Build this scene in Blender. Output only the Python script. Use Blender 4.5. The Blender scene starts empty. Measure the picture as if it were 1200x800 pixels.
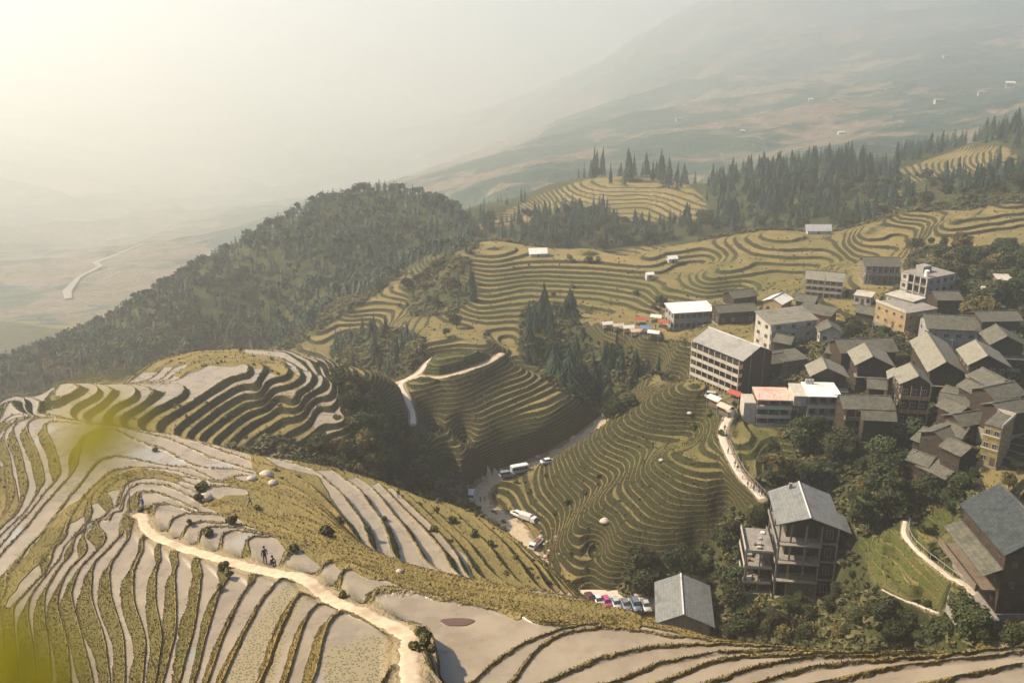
import bpy, math, random, os
import numpy as np
from mathutils import Vector, Matrix

# ------------------------------------------------------------------ camera, sky, sun, exposure
sc = bpy.context.scene
COL = sc.collection
QUAL = 1.0
CAMZ = 150.0
PITCH = math.radians(19.8)
FPX = 1167.0
cam_d = bpy.data.cameras.new("camera")
cam = bpy.data.objects.new("camera", cam_d)
COL.objects.link(cam)
cam.location = (0, 0, CAMZ)
cam.rotation_euler = (math.radians(90) - PITCH, 0, 0)
cam_d.lens = 36.0 * FPX / 1200.0
cam_d.sensor_width = 36.0
cam_d.clip_start = 0.05
cam_d.clip_end = 20000
cam_d.dof.use_dof = True
cam_d.dof.focus_distance = 190.0
cam_d.dof.aperture_fstop = 1.7
sc.camera = cam

SUN_AZ = math.radians(-79)      # measured from the view axis (+Y), negative = to the left
SUN_EL = math.radians(43)
world = bpy.data.worlds.new("World")
sc.world = world
world.use_nodes = True
wn = world.node_tree
for n in list(wn.nodes): wn.nodes.remove(n)
wo = wn.nodes.new("ShaderNodeOutputWorld")
bg = wn.nodes.new("ShaderNodeBackground")
sky = wn.nodes.new("ShaderNodeTexSky")
sky.sky_type = 'NISHITA'
sky.sun_disc = False
sky.sun_elevation = SUN_EL
sky.sun_rotation = SUN_AZ
sky.altitude = 800
sky.air_density = 1.0
sky.dust_density = 2.0
sky.ozone_density = 1.0
wn.links.new(sky.outputs[0], bg.inputs[0])
bg.inputs[1].default_value = 0.10
wn.links.new(bg.outputs[0], wo.inputs[0])
sun_d = bpy.data.lights.new("sun", 'SUN')
sun_d.energy = 5.0
sun_d.angle = math.radians(0.5)
sun_d.color = (1.0, 0.85, 0.65)
sun = bpy.data.objects.new("sun", sun_d)
COL.objects.link(sun)
sd = Vector((math.sin(SUN_AZ) * math.cos(SUN_EL), math.cos(SUN_AZ) * math.cos(SUN_EL), math.sin(SUN_EL)))
sun.rotation_euler = sd.to_track_quat('Z', 'Y').to_euler()
sun.location = (-200, 100, 400)
sc.view_settings.view_transform = 'Standard'
sc.view_settings.look = 'None'
sc.view_settings.exposure = 0.80
sc.view_settings.gamma = 1.0
sc.view_settings.use_curve_mapping = False
sc.render.engine = 'CYCLES'
sc.cycles.max_bounces = 6
sc.cycles.diffuse_bounces = 2
sc.cycles.glossy_bounces = 2
sc.cycles.transmission_bounces = 3
sc.cycles.volume_bounces = 3
sc.cycles.transparent_max_bounces = 6
sc.cycles.use_denoising = True
sc.cycles.use_adaptive_sampling = True
sc.cycles.adaptive_threshold = 0.02

# ------------------------------------------------------------------ pixel <-> world helpers (photo pixels, 1200 x 800)
CP, SP = math.cos(PITCH), math.sin(PITCH)
def ray(u, v):
    a = (u - 600.0) / FPX; b = (400.0 - v) / FPX
    return a, CP + b * SP, -SP + b * CP
def at_drop(u, v, D):
    """world point on the pixel's ray that lies D metres below the camera"""
    x, y, z = ray(u, v)
    t = -D / z
    return Vector((x * t, y * t, CAMZ - D))
def at_range(u, v, R):
    x, y, z = ray(u, v); t = R / y
    return Vector((x * t, R, CAMZ + z * t))
def project(x, y, z):
    dz = z - CAMZ
    s = y * CP - dz * SP
    s = np.maximum(s, 1e-3)
    w = y * SP + dz * CP
    return 600 + FPX * x / s, 400 - FPX * w / s

# ------------------------------------------------------------------ value noise
_rng = np.random.RandomState(7)
_NT = _rng.rand(256, 256)
def vnoise(x, y):
    xi = np.floor(x).astype(np.int64); yi = np.floor(y).astype(np.int64)
    fx = x - xi; fy = y - yi
    fx = fx * fx * (3 - 2 * fx); fy = fy * fy * (3 - 2 * fy)
    a = _NT[xi & 255, yi & 255]; b = _NT[(xi + 1) & 255, yi & 255]
    c = _NT[xi & 255, (yi + 1) & 255]; d = _NT[(xi + 1) & 255, (yi + 1) & 255]
    return (a * (1 - fx) + b * fx) * (1 - fy) + (c * (1 - fx) + d * fx) * fy
def fbm(x, y, o=3):
    s = 0; A = 1; T = 0
    for i in range(o):
        s = s + A * (vnoise(x * 2 ** i + 17.3 * i, y * 2 ** i + 5.1 * i) - .5); T += A; A *= .5
    return s / T * 2
# ------------------------------------------------------------------ terrain: level lines traced in the photograph
# each entry: (drop below the camera in metres, [(u, v), ...]) - every point of a line has the same height
STEP = 1.6
LINES = [
 # fan of flooded strips, descending to the left
 (39.0, [(458,800),(470,760),(465,735),(430,733),(408,745),(398,800)]),
 (40.6, [(352,800),(366,745),(377,715),(398,704)]),
 (43.0, [(310,800),(330,745),(352,700),(368,690)]),
 (44.6, [(262,800),(285,750),(312,700),(332,678),(352,668)]),
 (46.2, [(245,800),(262,750),(285,700),(310,668)]),
 (47.8, [(232,790),(244,740),(256,700),(268,680),(285,665)]),
 (49.4, [(212,800),(228,740),(235,700),(240,665),(250,648)]),
 (51.0, [(190,800),(206,740),(208,700),(206,665),(222,640)]),
 (52.6, [(183,800),(191,745),(183,705),(184,665),(203,632)]),
 (54.2, [(168,800),(172,745),(158,705),(158,670),(177,626)]),
 (55.8, [(147,800),(146,745),(132,700),(130,665),(155,625)]),
 (57.4, [(130,800),(124,745),(110,700),(112,660),(150,615)]),
 (59.0, [(112,800),(96,740),(85,695),(95,665),(125,632),(155,608)]),
 (60.6, [(85,800),(82,750),(68,705),(78,672),(112,635),(143,608)]),
 (62.2, [(62,800),(60,762),(54,725),(54,695),(75,658),(105,628),(140,603)]),
 (63.8, [(45,800),(42,762),(34,722),(36,697),(60,662),(95,632)]),
 (65.4, [(24,800),(18,750),(15,715),(40,683),(85,642),(120,612)]),
 (67.5, [(2,800),(0,745),(0,715),(40,678)]),
 # knob and arcs behind it
 (56.0, [(150,592),(175,590),(200,588)]),
 (57.6, [(118,600),(150,580),(185,576),(215,588),(240,602)]),
 (59.2, [(100,610),(130,584),(160,568),(195,568),(222,580),(260,600)]),
 (62.0, [(95,610),(75,628),(118,577),(150,558),(190,556),(235,572),(280,592),(320,606)]),
 (65.6, [(0,697),(45,652),(75,612),(105,572),(130,550),(165,545),(200,550),(240,560)]),
 (67.2, [(0,672),(50,622),(90,570),(112,540),(138,534),(175,540),(205,546)]),
 (68.2, [(0,655),(40,612),(70,575),(95,545),(108,515),(130,503),(150,515),(200,535),(260,565)]),
 (70.2, [(0,640),(40,590),(72,555),(66,525),(54,498)]),
 (71.8, [(0,628),(30,600),(54,560),(48,530),(34,495)]),
 (73.4, [(0,617),(22,598),(34,568),(28,535),(16,500)]),
 (75.5, [(0,604),(14,580),(12,545),(2,510)]),
 # ponds right of the path
 (54.2, [(195,612),(215,600),(250,600),(300,612)]),
 (52.6, [(207,622),(230,610),(270,612),(320,622)]),
 (51.0, [(222,628),(245,615),(285,618),(335,632)]),
 (49.4, [(250,636),(275,622),(320,628),(360,642)]),
 (47.8, [(295,632),(315,630),(350,635),(385,652)]),
 (46.2, [(345,655),(352,643),(380,642),(410,660)]),
 (44.6, [(375,668),(400,657),(430,668)]),
 (43.0, [(395,672),(412,668),(450,680)]),
 (42.0, [(412,700),(420,682),(450,681),(500,692),(540,702)]),
 (41.4, [(460,715),(470,704),(510,706),(560,712),(610,718)]),
 (41.1, [(500,740),(515,722),(545,717),(580,722)]),
 (40.8, [(515,800),(535,775),(570,752)]),
 # near plateau descending away to the right
 (38.4, [(600,800),(614,778),(632,757)]),
 (38.6, [(645,747),(662,740),(705,734),(740,736),(790,745)]),
 (40.0, [(552,800),(582,773),(620,752),(645,743)]),
 (36.8, [(638,800),(700,770),(760,757),(850,753),(960,759)]),
 (35.2, [(715,800),(770,775),(850,762),(900,760),(960,762)]),
 (33.6, [(768,800),(830,774),(880,766),(960,764),(1080,762)]),
 (32.0, [(825,800),(890,778),(950,769),(1080,765)]),
 (30.4, [(885,800),(950,781),(1010,774),(1100,768),(1200,758)]),
 (28.8, [(960,800),(1030,784),(1100,775),(1200,764)]),
 (27.2, [(1095,800),(1140,790),(1200,778)]),
 # steep grass band between ponds and the far edge
 (50.0, [(430,668),(480,680),(540,693),(620,706),(700,722)]),
 (55.0, [(330,622),(380,636),(430,650),(480,665),(540,676),(580,684)]),
 (51.5, [(620,692),(680,702),(740,716)]),
 (47.0, [(760,730),(810,741)]),
 (43.0, [(620,728),(680,731)]),
 (44.5, [(480,696),(540,706),(600,716)]),
 # golden slope and its lines
 (58.5, [(260,586),(300,597),(350,612),(400,632),(430,642)]),
 (61.5, [(250,572),(300,582),(350,598),(395,622)]),
 (64.5, [(240,560),(300,568),(345,582),(385,606)]),
 (67.0, [(220,545),(260,552),(312,560),(350,572),(385,598)]),
 (71.3, [(200,508),(240,524),(290,545),(340,562),(380,590),(405,622)]),
 (72.6, [(230,514),(290,532),(340,548),(380,570),(412,606),(425,634)]),
 (74.0, [(330,538),(370,550),(405,580),(430,615),(442,645)]),
 (75.6, [(385,548),(420,570),(450,605),(468,640),(470,655)]),
 (77.2, [(410,552),(445,580),(475,615),(497,645),(505,660)]),
 (78.8, [(440,562),(470,590),(500,620),(528,650),(535,668)]),
 (81.0, [(455,568),(485,592),(520,625),(545,655),(550,670)]),
 (84.2, [(480,576),(515,597),(555,630),(580,660),(600,680)]),
 (88.0, [(520,588),(560,602),(600,632),(630,665),(640,684)]),
 (92.0, [(600,628),(640,660),(668,690)]),
 # hill B (behind the near hill): bank, pond, rings
 (80.0, [(0,472),(20,463)]),
 (82.0, [(110,453),(85,462),(60,479),(40,486),(70,448)]),
 (84.2, [(150,455),(125,465),(95,488)]),
 (86.4, [(205,455),(175,466),(140,490)]),
 (88.0, [(235,456),(205,470),(172,497)]),
 (89.2, [(262,457),(235,473),(200,500)]),
 (88.0, [(215,447),(230,436),(255,432),(285,433),(300,446)]),
 (90.8, [(292,456),(255,478),(222,507)]),
 (92.4, [(312,462),(275,487),(243,513)]),
 (94.0, [(342,462),(318,478),(285,500),(265,520)]),
 (95.6, [(362,470),(345,488),(312,508),(290,526)]),
 (97.2, [(375,478),(380,492),(340,518),(312,534)]),
 (98.8, [(392,488),(396,503),(362,530),(340,542)]),
 (101.0,[(405,496),(408,512),(385,534),(368,548)]),
 (90.4, [(190,447),(205,432),(240,420),(285,419),(320,424),(335,440),(345,455)]),
 (92.4, [(165,447),(190,428),(235,414),(285,413),(330,417),(352,432),(360,452)]),
 (94.4, [(150,442),(180,422),(225,412),(280,409),(340,410),(370,425),(382,452),(395,478)]),
 (97.0, [(385,420),(400,440),(400,468),(408,490)]),
 (100.0,[(410,428),(420,445),(412,470),(418,498),(400,525)]),
 (103.5,[(440,436),(450,450),(440,470)]),
 (106.0,[(468,446),(478,458)]),
 # hill C
 (108.0,[(506,424),(512,416),(538,409),(566,410),(572,416),(552,426),(530,433),(508,430)]),
 (107.95,[(525,420),(538,417),(552,419)]),
 (109.7,[(495,432),(510,437),(532,441),(560,432),(582,420)]),
 (110.0,[(588,413),(560,428),(520,441),(495,446),(470,440),(455,449)]),
 (112.6,[(490,470),(492,460),(512,451),(545,442),(575,432),(598,420)]),
 (114.5,[(494,486),(502,473),(528,460),(560,451),(585,442),(610,426)]),
 (117.0,[(498,508),(520,495),(561,475),(590,464),(615,454),(640,442)]),
 (119.5,[(514,530),(530,518),(570,496),(605,480),(632,466),(665,456)]),
 (123.0,[(535,550),(560,534),(600,517),(632,503),(656,492),(688,472)]),
 (127.0,[(560,560),(592,546),(625,530),(655,516),(690,497),(708,485)]),
 (112.5,[(484,495),(478,475),(462,455)]),
 # road
 (131.0,[(630,655),(640,640)]),
 (131.5,[(605,620),(598,608)]),
 (132.0,[(565,590),(562,575),(580,560)]),
 (132.0,[(600,552),(622,545)]),
 (131.0,[(645,536),(715,489)]),
 # hill D
 (103.5,[(815,457),(835,458),(850,466)]),
 (106.0,[(790,468),(812,470),(835,476)]),
 (108.5,[(763,476),(785,484),(812,486),(835,482)]),
 (112.0,[(735,488),(755,502),(790,503),(820,500)]),
 (115.0,[(708,500),(725,520),(750,525)]),
 (118.5,[(688,512),(700,538),(728,545)]),
 (122.0,[(665,522),(675,552),(700,565)]),
 (126.0,[(645,535),(648,562),(672,590)]),
 (129.5,[(612,560),(622,590),(645,612)]),
 (131.5,[(588,572),(598,596),(630,622)]),
 (109.5,[(852,540),(825,545),(800,540),(785,530)]),
 (112.0,[(865,565),(835,575),(800,568),(765,545)]),
 (115.0,[(858,590),(825,600),(780,595),(745,562)]),
 (118.0,[(840,608),(800,622),(755,615),(712,577)]),
 (121.0,[(820,632),(775,645),(730,640),(690,600)]),
 (124.0,[(785,662),(745,670),(705,660),(668,624)]),
 (127.0,[(735,688),(700,685),(665,665),(650,642)]),
 (106.0,[(850,482),(848,500),(856,520)]),
 (108.5,[(860,535),(875,562),(892,580)]),
 (127.0,[(790,690),(810,690)]),
 (129.3,[(695,702),(740,706),(770,714)]),
 # village gully and slopes
 (106.5,[(880,480),(872,500),(880,520)]),
 (109.5,[(900,530),(930,530)]),
 (112.0,[(905,590),(960,560)]),
 (119.0,[(880,640),(900,620)]),
 (123.5,[(830,690),(850,680)]),
 (124.0,[(850,740)]),
 (120.0,[(900,735),(905,700),(950,705)]),
 (112.0,[(1000,735),(1000,690)]),
 (105.0,[(1090,735),(1085,700)]),
 (100.0,[(1190,745),(1150,720)]),
 (100.0,[(1025,640),(1050,645),(1080,680),(1110,690)]),
 (97.5, [(1035,620),(1075,640),(1110,670),(1140,690)]),
 (95.0, [(1070,600),(1090,640),(1130,670)]),
 (107.0,[(990,640),(985,610)]),
 (111.0,[(990,560),(1010,540)]),
 (104.0,[(1080,560),(1100,560)]),
 (98.0, [(1120,600),(1190,570)]),
 (106.5,[(900,505),(960,505)]),
 (105.0,[(1000,520),(1060,530)]),
 (101.0,[(1100,470),(1100,490)]),
 (97.0, [(1180,460),(1200,440)]),
 (97.0, [(1195,545)]),
 (106.0,[(830,440),(880,440)]),
 (109.0,[(770,415),(800,400),(870,385)]),
 (115.0,[(720,425),(745,440),(780,446)]),
 (113.0,[(745,402),(790,395)]),
 (117.0,[(705,388),(725,395)]),
 (107.0,[(880,405),(900,400)]),
 (105.0,[(960,380),(1000,385),(1040,390)]),
 (104.0,[(960,350),(1000,350),(1030,345)]),
 (102.0,[(1100,350),(1110,380)]),
 (95.0, [(1190,395),(1160,370)]),
 (92.0, [(1190,345),(1160,330)]),
 (110.5,[(845,375),(885,372)]),
 # conifer gully
 (128.0,[(640,425),(680,455),(700,470)]),
 (126.0,[(720,480),(770,465),(700,430)]),
 (121.0,[(660,385),(690,395)]),
 (119.0,[(790,450),(770,440)]),
 (123.0,[(620,400),(640,385)]),
 # hill E faces
 (127.0,[(590,405),(605,402)]),
 (124.0,[(560,375),(600,372),(650,374)]),
 (121.0,[(560,358),(600,350),(650,350),(700,352)]),
 (118.5,[(575,338),(620,330),(700,335),(760,345)]),
 (115.5,[(590,320),(640,316),(700,318),(760,325)]),
 (113.2,[(600,303),(650,300),(700,303),(760,305)]),
 (121.0,[(700,372),(750,378),(770,365)]),
 (116.5,[(770,345),(820,348),(860,345)]),
 (115.0,[(790,310),(830,305)]),
 (112.0,[(830,330),(880,322),(900,318),(950,322)]),
 (110.5,[(855,312),(880,304),(950,308),(1000,312)]),
 (113.5,[(760,293),(800,285),(840,278)]),
 (110.5,[(860,275),(900,268),(950,272)]),
 (107.5,[(975,275),(990,280)]),
 (105.0,[(985,300),(1020,288),(1060,292)]),
 (103.0,[(1010,270),(1050,262),(1080,268)]),
 (99.0, [(1060,248),(1100,240),(1140,240)]),
 (94.0, [(1120,226),(1160,222),(1200,222)]),
 (97.0, [(1110,262),(1150,255),(1200,248)]),
 (99.5, [(1085,280),(1130,275),(1200,268)]),
 (98.0, [(1100,305),(1150,295),(1200,290)]),
 (116.5,[(650,292),(700,293)]),
 (112.0,[(548,292),(565,283),(590,284),(605,294),(580,302)]),
 (111.0,[(560,292),(575,288),(592,292)]),
 (115.0,[(530,300),(520,310),(545,315)]),
 (121.0,[(520,340),(540,335)]),
 (129.0,[(480,372),(500,362)]),
 (126.0,[(530,385),(560,380)]),
 (120.0,[(480,410),(540,400),(575,402)]),
 (131.0,[(440,398),(460,400)]),
 # mid spur
 (141.0,[(330,412),(350,395)]),
 (137.0,[(370,382),(400,375),(440,378)]),
 (133.0,[(410,360),(440,352),(480,355)]),
 (130.0,[(470,335),(500,325)]),
 (126.0,[(500,300),(530,290)]),
 (140.0,[(400,410),(430,400)]),
 (138.0,[(400,425),(450,428)]),
 # forest ridge on the left
 (122.0,[(420,224),(440,222),(470,226)]),
 (125.0,[(380,236),(500,234)]),
 (128.0,[(545,262),(520,248)]),
 (140.0,[(300,276),(350,256)]),
 (150.0,[(240,310),(200,342)]),
 (166.0,[(110,393),(70,412)]),
 (168.0,[(0,432),(30,424)]),
 (143.0,[(400,320),(470,300)]),
 (140.0,[(450,320),(540,285)]),
 (157.0,[(300,360),(200,385)]),
 (165.0,[(250,402),(330,402),(150,432)]),
 (166.0,[(0,462),(60,440)]),
 # knolls and woods behind
 (148.0,[(560,240),(590,236)]),
 (141.0,[(640,217),(660,212)]),
 (134.0,[(700,207),(760,206)]),
 (133.0,[(800,220),(820,226)]),
 (142.0,[(560,262),(640,245)]),
 (137.5,[(700,240),(760,238)]),
 (143.0,[(700,270),(600,285)]),
 (144.0,[(560,285)]),
 (138.0,[(800,262),(840,262)]),
 (127.0,[(890,202),(920,200)]),
 (121.5,[(1000,186),(980,190)]),
 (127.0,[(900,240),(950,250)]),
 (122.0,[(1000,232)]),
 (120.0,[(1020,262)]),
 (111.0,[(1100,182),(1140,178)]),
 (112.0,[(1090,215)]),
 (98.0,[(1190,150),(1170,155)]),
 (99.0,[(1200,190)]),
 (103.0,[(1200,214)]),
]
# hidden ground (x, y, drop)
HIDDEN = [(-14,228,130.5),(-26,225,126),(-19,243,130.5),(-30,243,127),(-12,208,128),(-14,258,130),(-24,258,127),(-150,205,112),(-110,178,92),(-120,245,130),(-60,175,88),(-20,172,104),(10,170,112),(30,150,112),(60,120,108),(-90,300,165),(-200,300,180),(-220,240,170),(-160,180,110),
 (-130,150,95),(-130,120,88),(-120,95,84),(-90,60,74),(-60,40,52),(150,90,75),(150,130,88),
 (-20,300,150),(-40,290,140),(20,330,148),(0,310,138),(-100,340,166),(60,500,158),(150,520,150),(220,540,140),(300,560,122),(60,470,146),(380,520,106),
 (-120,700,210),(0,650,160),(-250,700,260),(-330,560,240),(-330,420,200),(0,830,190),(150,820,175),(300,850,150),(-150,900,290),(-400,850,300),(-500,600,285),(500,850,118),(450,650,90),(400,400,78),(330,300,74),(250,200,76),(230,150,74),(300,200,66),
 (-500,400,240),(-400,280,220),(-250,180,150),(700,850,90),(-650,850,300),(100,900,190),(-10,240,128),(20,205,130),(40,183,129),(110,165,121),(80,172,126),
 (-18,20,22),(-9,20,20),(0,20,19),(9,20,19),(18,20,19.5),(-28,30,34),(-18,30,30),(-8,30,27.5),(2,30,26.5),(12,30,25.2),(20,30,24.8),(30,30,26),
 (-6,38,32),(4,36,30),(14,34,28),(-20,40,38),(-32,44,46),(-42,50,53),(-50,60,62),(-56,75,70),(-70,100,80),(30,37,31),(40,45,40),(50,55,52),(-30,30,40),(35,30,30)]
# ------------------------------------------------------------------ interpolate the ground
PADS = []        # extra control points given by the buildings (x, y, drop)
def _ctrl():
    P = []
    for D, pts in LINES:
        for i, p in enumerate(pts):
            P.append(at_drop(p[0], p[1], D))
            if i + 1 < len(pts):
                q = pts[i + 1]
                d = math.hypot(q[0] - p[0], q[1] - p[1])
                n = int(d // 22)
                for k in range(1, n + 1):
                    t = k / (n + 1)
                    P.append(at_drop(p[0] + (q[0] - p[0]) * t, p[1] + (q[1] - p[1]) * t, D))
    A = np.array([[p.x, p.y, CAMZ - p.z] for p in P])
    B = np.array(HIDDEN + PADS, float)
    return np.vstack([A, B])
def _key(x, y):
    return x / y, 0.55 * np.log(y)
RB_C = 0.012
class Ground:
    def __init__(self):
        A = _ctrl()
        self.A = A
        a, l = _key(A[:, 0], A[:, 1])
        R = np.sqrt((a[:, None] - a[None]) ** 2 + (l[:, None] - l[None]) ** 2 + RB_C ** 2)
        n = len(A)
        M = np.zeros((n + 3, n + 3))
        M[:n, :n] = -R + np.eye(n) * 0.003
        Pm = np.stack([np.ones(n), a, l], 1)
        M[:n, n:] = Pm; M[n:, :n] = Pm.T
        rhs = np.concatenate([A[:, 2], np.zeros(3)])
        w = np.linalg.solve(M, rhs)
        self.w = w; self.ka = a; self.kl = l
        # coarse grid in (a = x / y, ln y)
        self.a0, self.a1, self.na = -1.05, 1.05, 520
        self.l0, self.l1, self.nl = math.log(18), math.log(1000), 640
        ga = np.linspace(self.a0, self.a1, self.na); gl = np.linspace(self.l0, self.l1, self.nl)
        G = np.zeros((self.nl, self.na))
        for i in range(self.nl):
            d = np.sqrt((ga[:, None] - a[None]) ** 2 + (0.55 * gl[i] - l[None]) ** 2 + RB_C ** 2)
            G[i] = -d @ w[:n] + w[n] + w[n + 1] * ga + w[n + 2] * 0.55 * gl[i]
        self.G = G
        self.ga, self.gl = ga, gl
        Y = np.exp(gl)[:, None] * np.ones((1, self.na)); X = Y * ga[None]
        self.X, self.Y = X, Y
        self.layers = {}
    def samp(self, F, x, y):
        fa = np.clip((x / y - self.a0) / (self.a1 - self.a0) * (self.na - 1), 1, self.na - 2.001)
        fl = np.clip((np.log(y) - self.l0) / (self.l1 - self.l0) * (self.nl - 1), 1, self.nl - 2.001)
        i = fl.astype(np.int64); j = fa.astype(np.int64)
        s = fl - i; t = fa - j
        def cr(t):
            return (-.5*t+t*t-.5*t**3, 1-2.5*t*t+1.5*t**3, .5*t+2*t*t-1.5*t**3, -.5*t*t+.5*t**3)
        ws, wt = cr(s), cr(t)
        out = 0
        for di in range(4):
            ii = np.clip(i + di - 1, 0, self.nl - 1)
            for dj in range(4):
                jj = np.clip(j + dj - 1, 0, self.na - 1)
                out = out + ws[di] * wt[dj] * F[ii, jj]
        return out
    def lin(self, F, x, y):
        fa = np.clip((x / y - self.a0) / (self.a1 - self.a0) * (self.na - 1), 0, self.na - 1.001)
        fl = np.clip((np.log(y) - self.l0) / (self.l1 - self.l0) * (self.nl - 1), 0, self.nl - 1.001)
        i = fl.astype(np.int64); j = fa.astype(np.int64)
        s = fl - i; t = fa - j
        return (F[i,j]*(1-s)+F[i+1,j]*s)*(1-t)+(F[i,j+1]*(1-s)+F[i+1,j+1]*s)*t
def blur(F, n=1):
    for _ in range(n):
        G = F.copy()
        G[1:-1] = (F[:-2] + 2 * F[1:-1] + F[2:]) / 4
        F = G.copy()
        F[:, 1:-1] = (G[:, :-2] + 2 * G[:, 1:-1] + G[:, 2:]) / 4
    return F
def inpoly(u, v, poly):
    inside = np.zeros(np.shape(u), bool)
    n = len(poly)
    for i in range(n):
        x0, y0 = poly[i]; x1, y1 = poly[(i + 1) % n]
        if y0 == y1: continue
        c = ((y0 > v) != (y1 > v)) & (u < (x1 - x0) * (v - y0) / (y1 - y0) + x0)
        inside ^= c
    return inside
def seg_dist2(X, Y, pts):
    """distance to a polyline of (x, y, value) and the value at the nearest point"""
    d = np.full(np.shape(X), 1e9); W = np.zeros(np.shape(X))
    for (x0, y0, v0), (x1, y1, v1) in zip(pts[:-1], pts[1:]):
        dx, dy = x1 - x0, y1 - y0
        t = np.clip(((X - x0) * dx + (Y - y0) * dy) / (dx * dx + dy * dy + 1e-9), 0, 1)
        e = np.hypot(X - x0 - t * dx, Y - y0 - t * dy)
        W = np.where(e < d, v0 + (v1 - v0) * t, W); d = np.minimum(d, e)
    return d, W
def seg_dist(X, Y, pts):
    d = np.full(np.shape(X), 1e9)
    for (x0, y0), (x1, y1) in zip(pts[:-1], pts[1:]):
        dx, dy = x1 - x0, y1 - y0
        L = dx * dx + dy * dy + 1e-9
        t = np.clip(((X - x0) * dx + (Y - y0) * dy) / L, 0, 1)
        d = np.minimum(d, np.hypot(X - x0 - t * dx, Y - y0 - t * dy))
    return d
# ------------------------------------------------------------------ land use, and the roads and paths that flatten the terraces
# paths: (name, half width, [(u, v, drop)], kind)
PATHS = [
 ("path", 0.75, [(158,596,56),(166,600,56),(170,612,55.6),(186,624,54.0),(215,635,51.4),(250,645,49.3),(290,656,47.4),(325,664,46.0),(352,668,45.0),(375,684,43.5),(395,698,42.4),(425,708,41.3),(455,722,40.4),(480,736,39.6),(478,752,39.0),(480,775,38.2),(484,803,37.3)], 'dirt'),
 ("road", 3.0, [(628,662,131),(622,648,131),(612,632,131.3),(603,617,131.6),(585,604,131.8),(568,593,132),(561,580,132),(570,566,132),(595,554,132),(625,544,131.6),(650,534,131),(690,508,129.5),(716,487,128)], 'dirt'),
 ("path", 1.15, [(894,584,109.6),(884,572,109),(872,560,108.4),(862,545,107.8),(852,525,107.2),(846,508,106.6),(850,494,106),(856,482,105.4),(845,472,105)], 'concrete'),
 ("road", 0.9, [(484,496,112.5),(483,482,112.5),(476,464,112),(470,448,111.5),(490,436,111),(500,425,110.8),(508,418,110.5)], 'concrete'),
 ("road", 1.1, [(588,413,110.2),(570,424,110.4),(540,435,110.6),(515,441,110.8),(490,440,111),(460,449,112)], 'dirt'),
 ("path", 0.5, [(1061,610,96.5),(1060,625,97.2),(1075,642,97),(1092,656,96.5),(1112,672,96),(1132,688,95.5),(1150,704,95.5),(1165,722,97)], 'concrete'),
 ("path", 0.3, [(1034,690,102),(1060,702,101.8),(1100,718,101.5)], 'concrete'),
]
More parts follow.
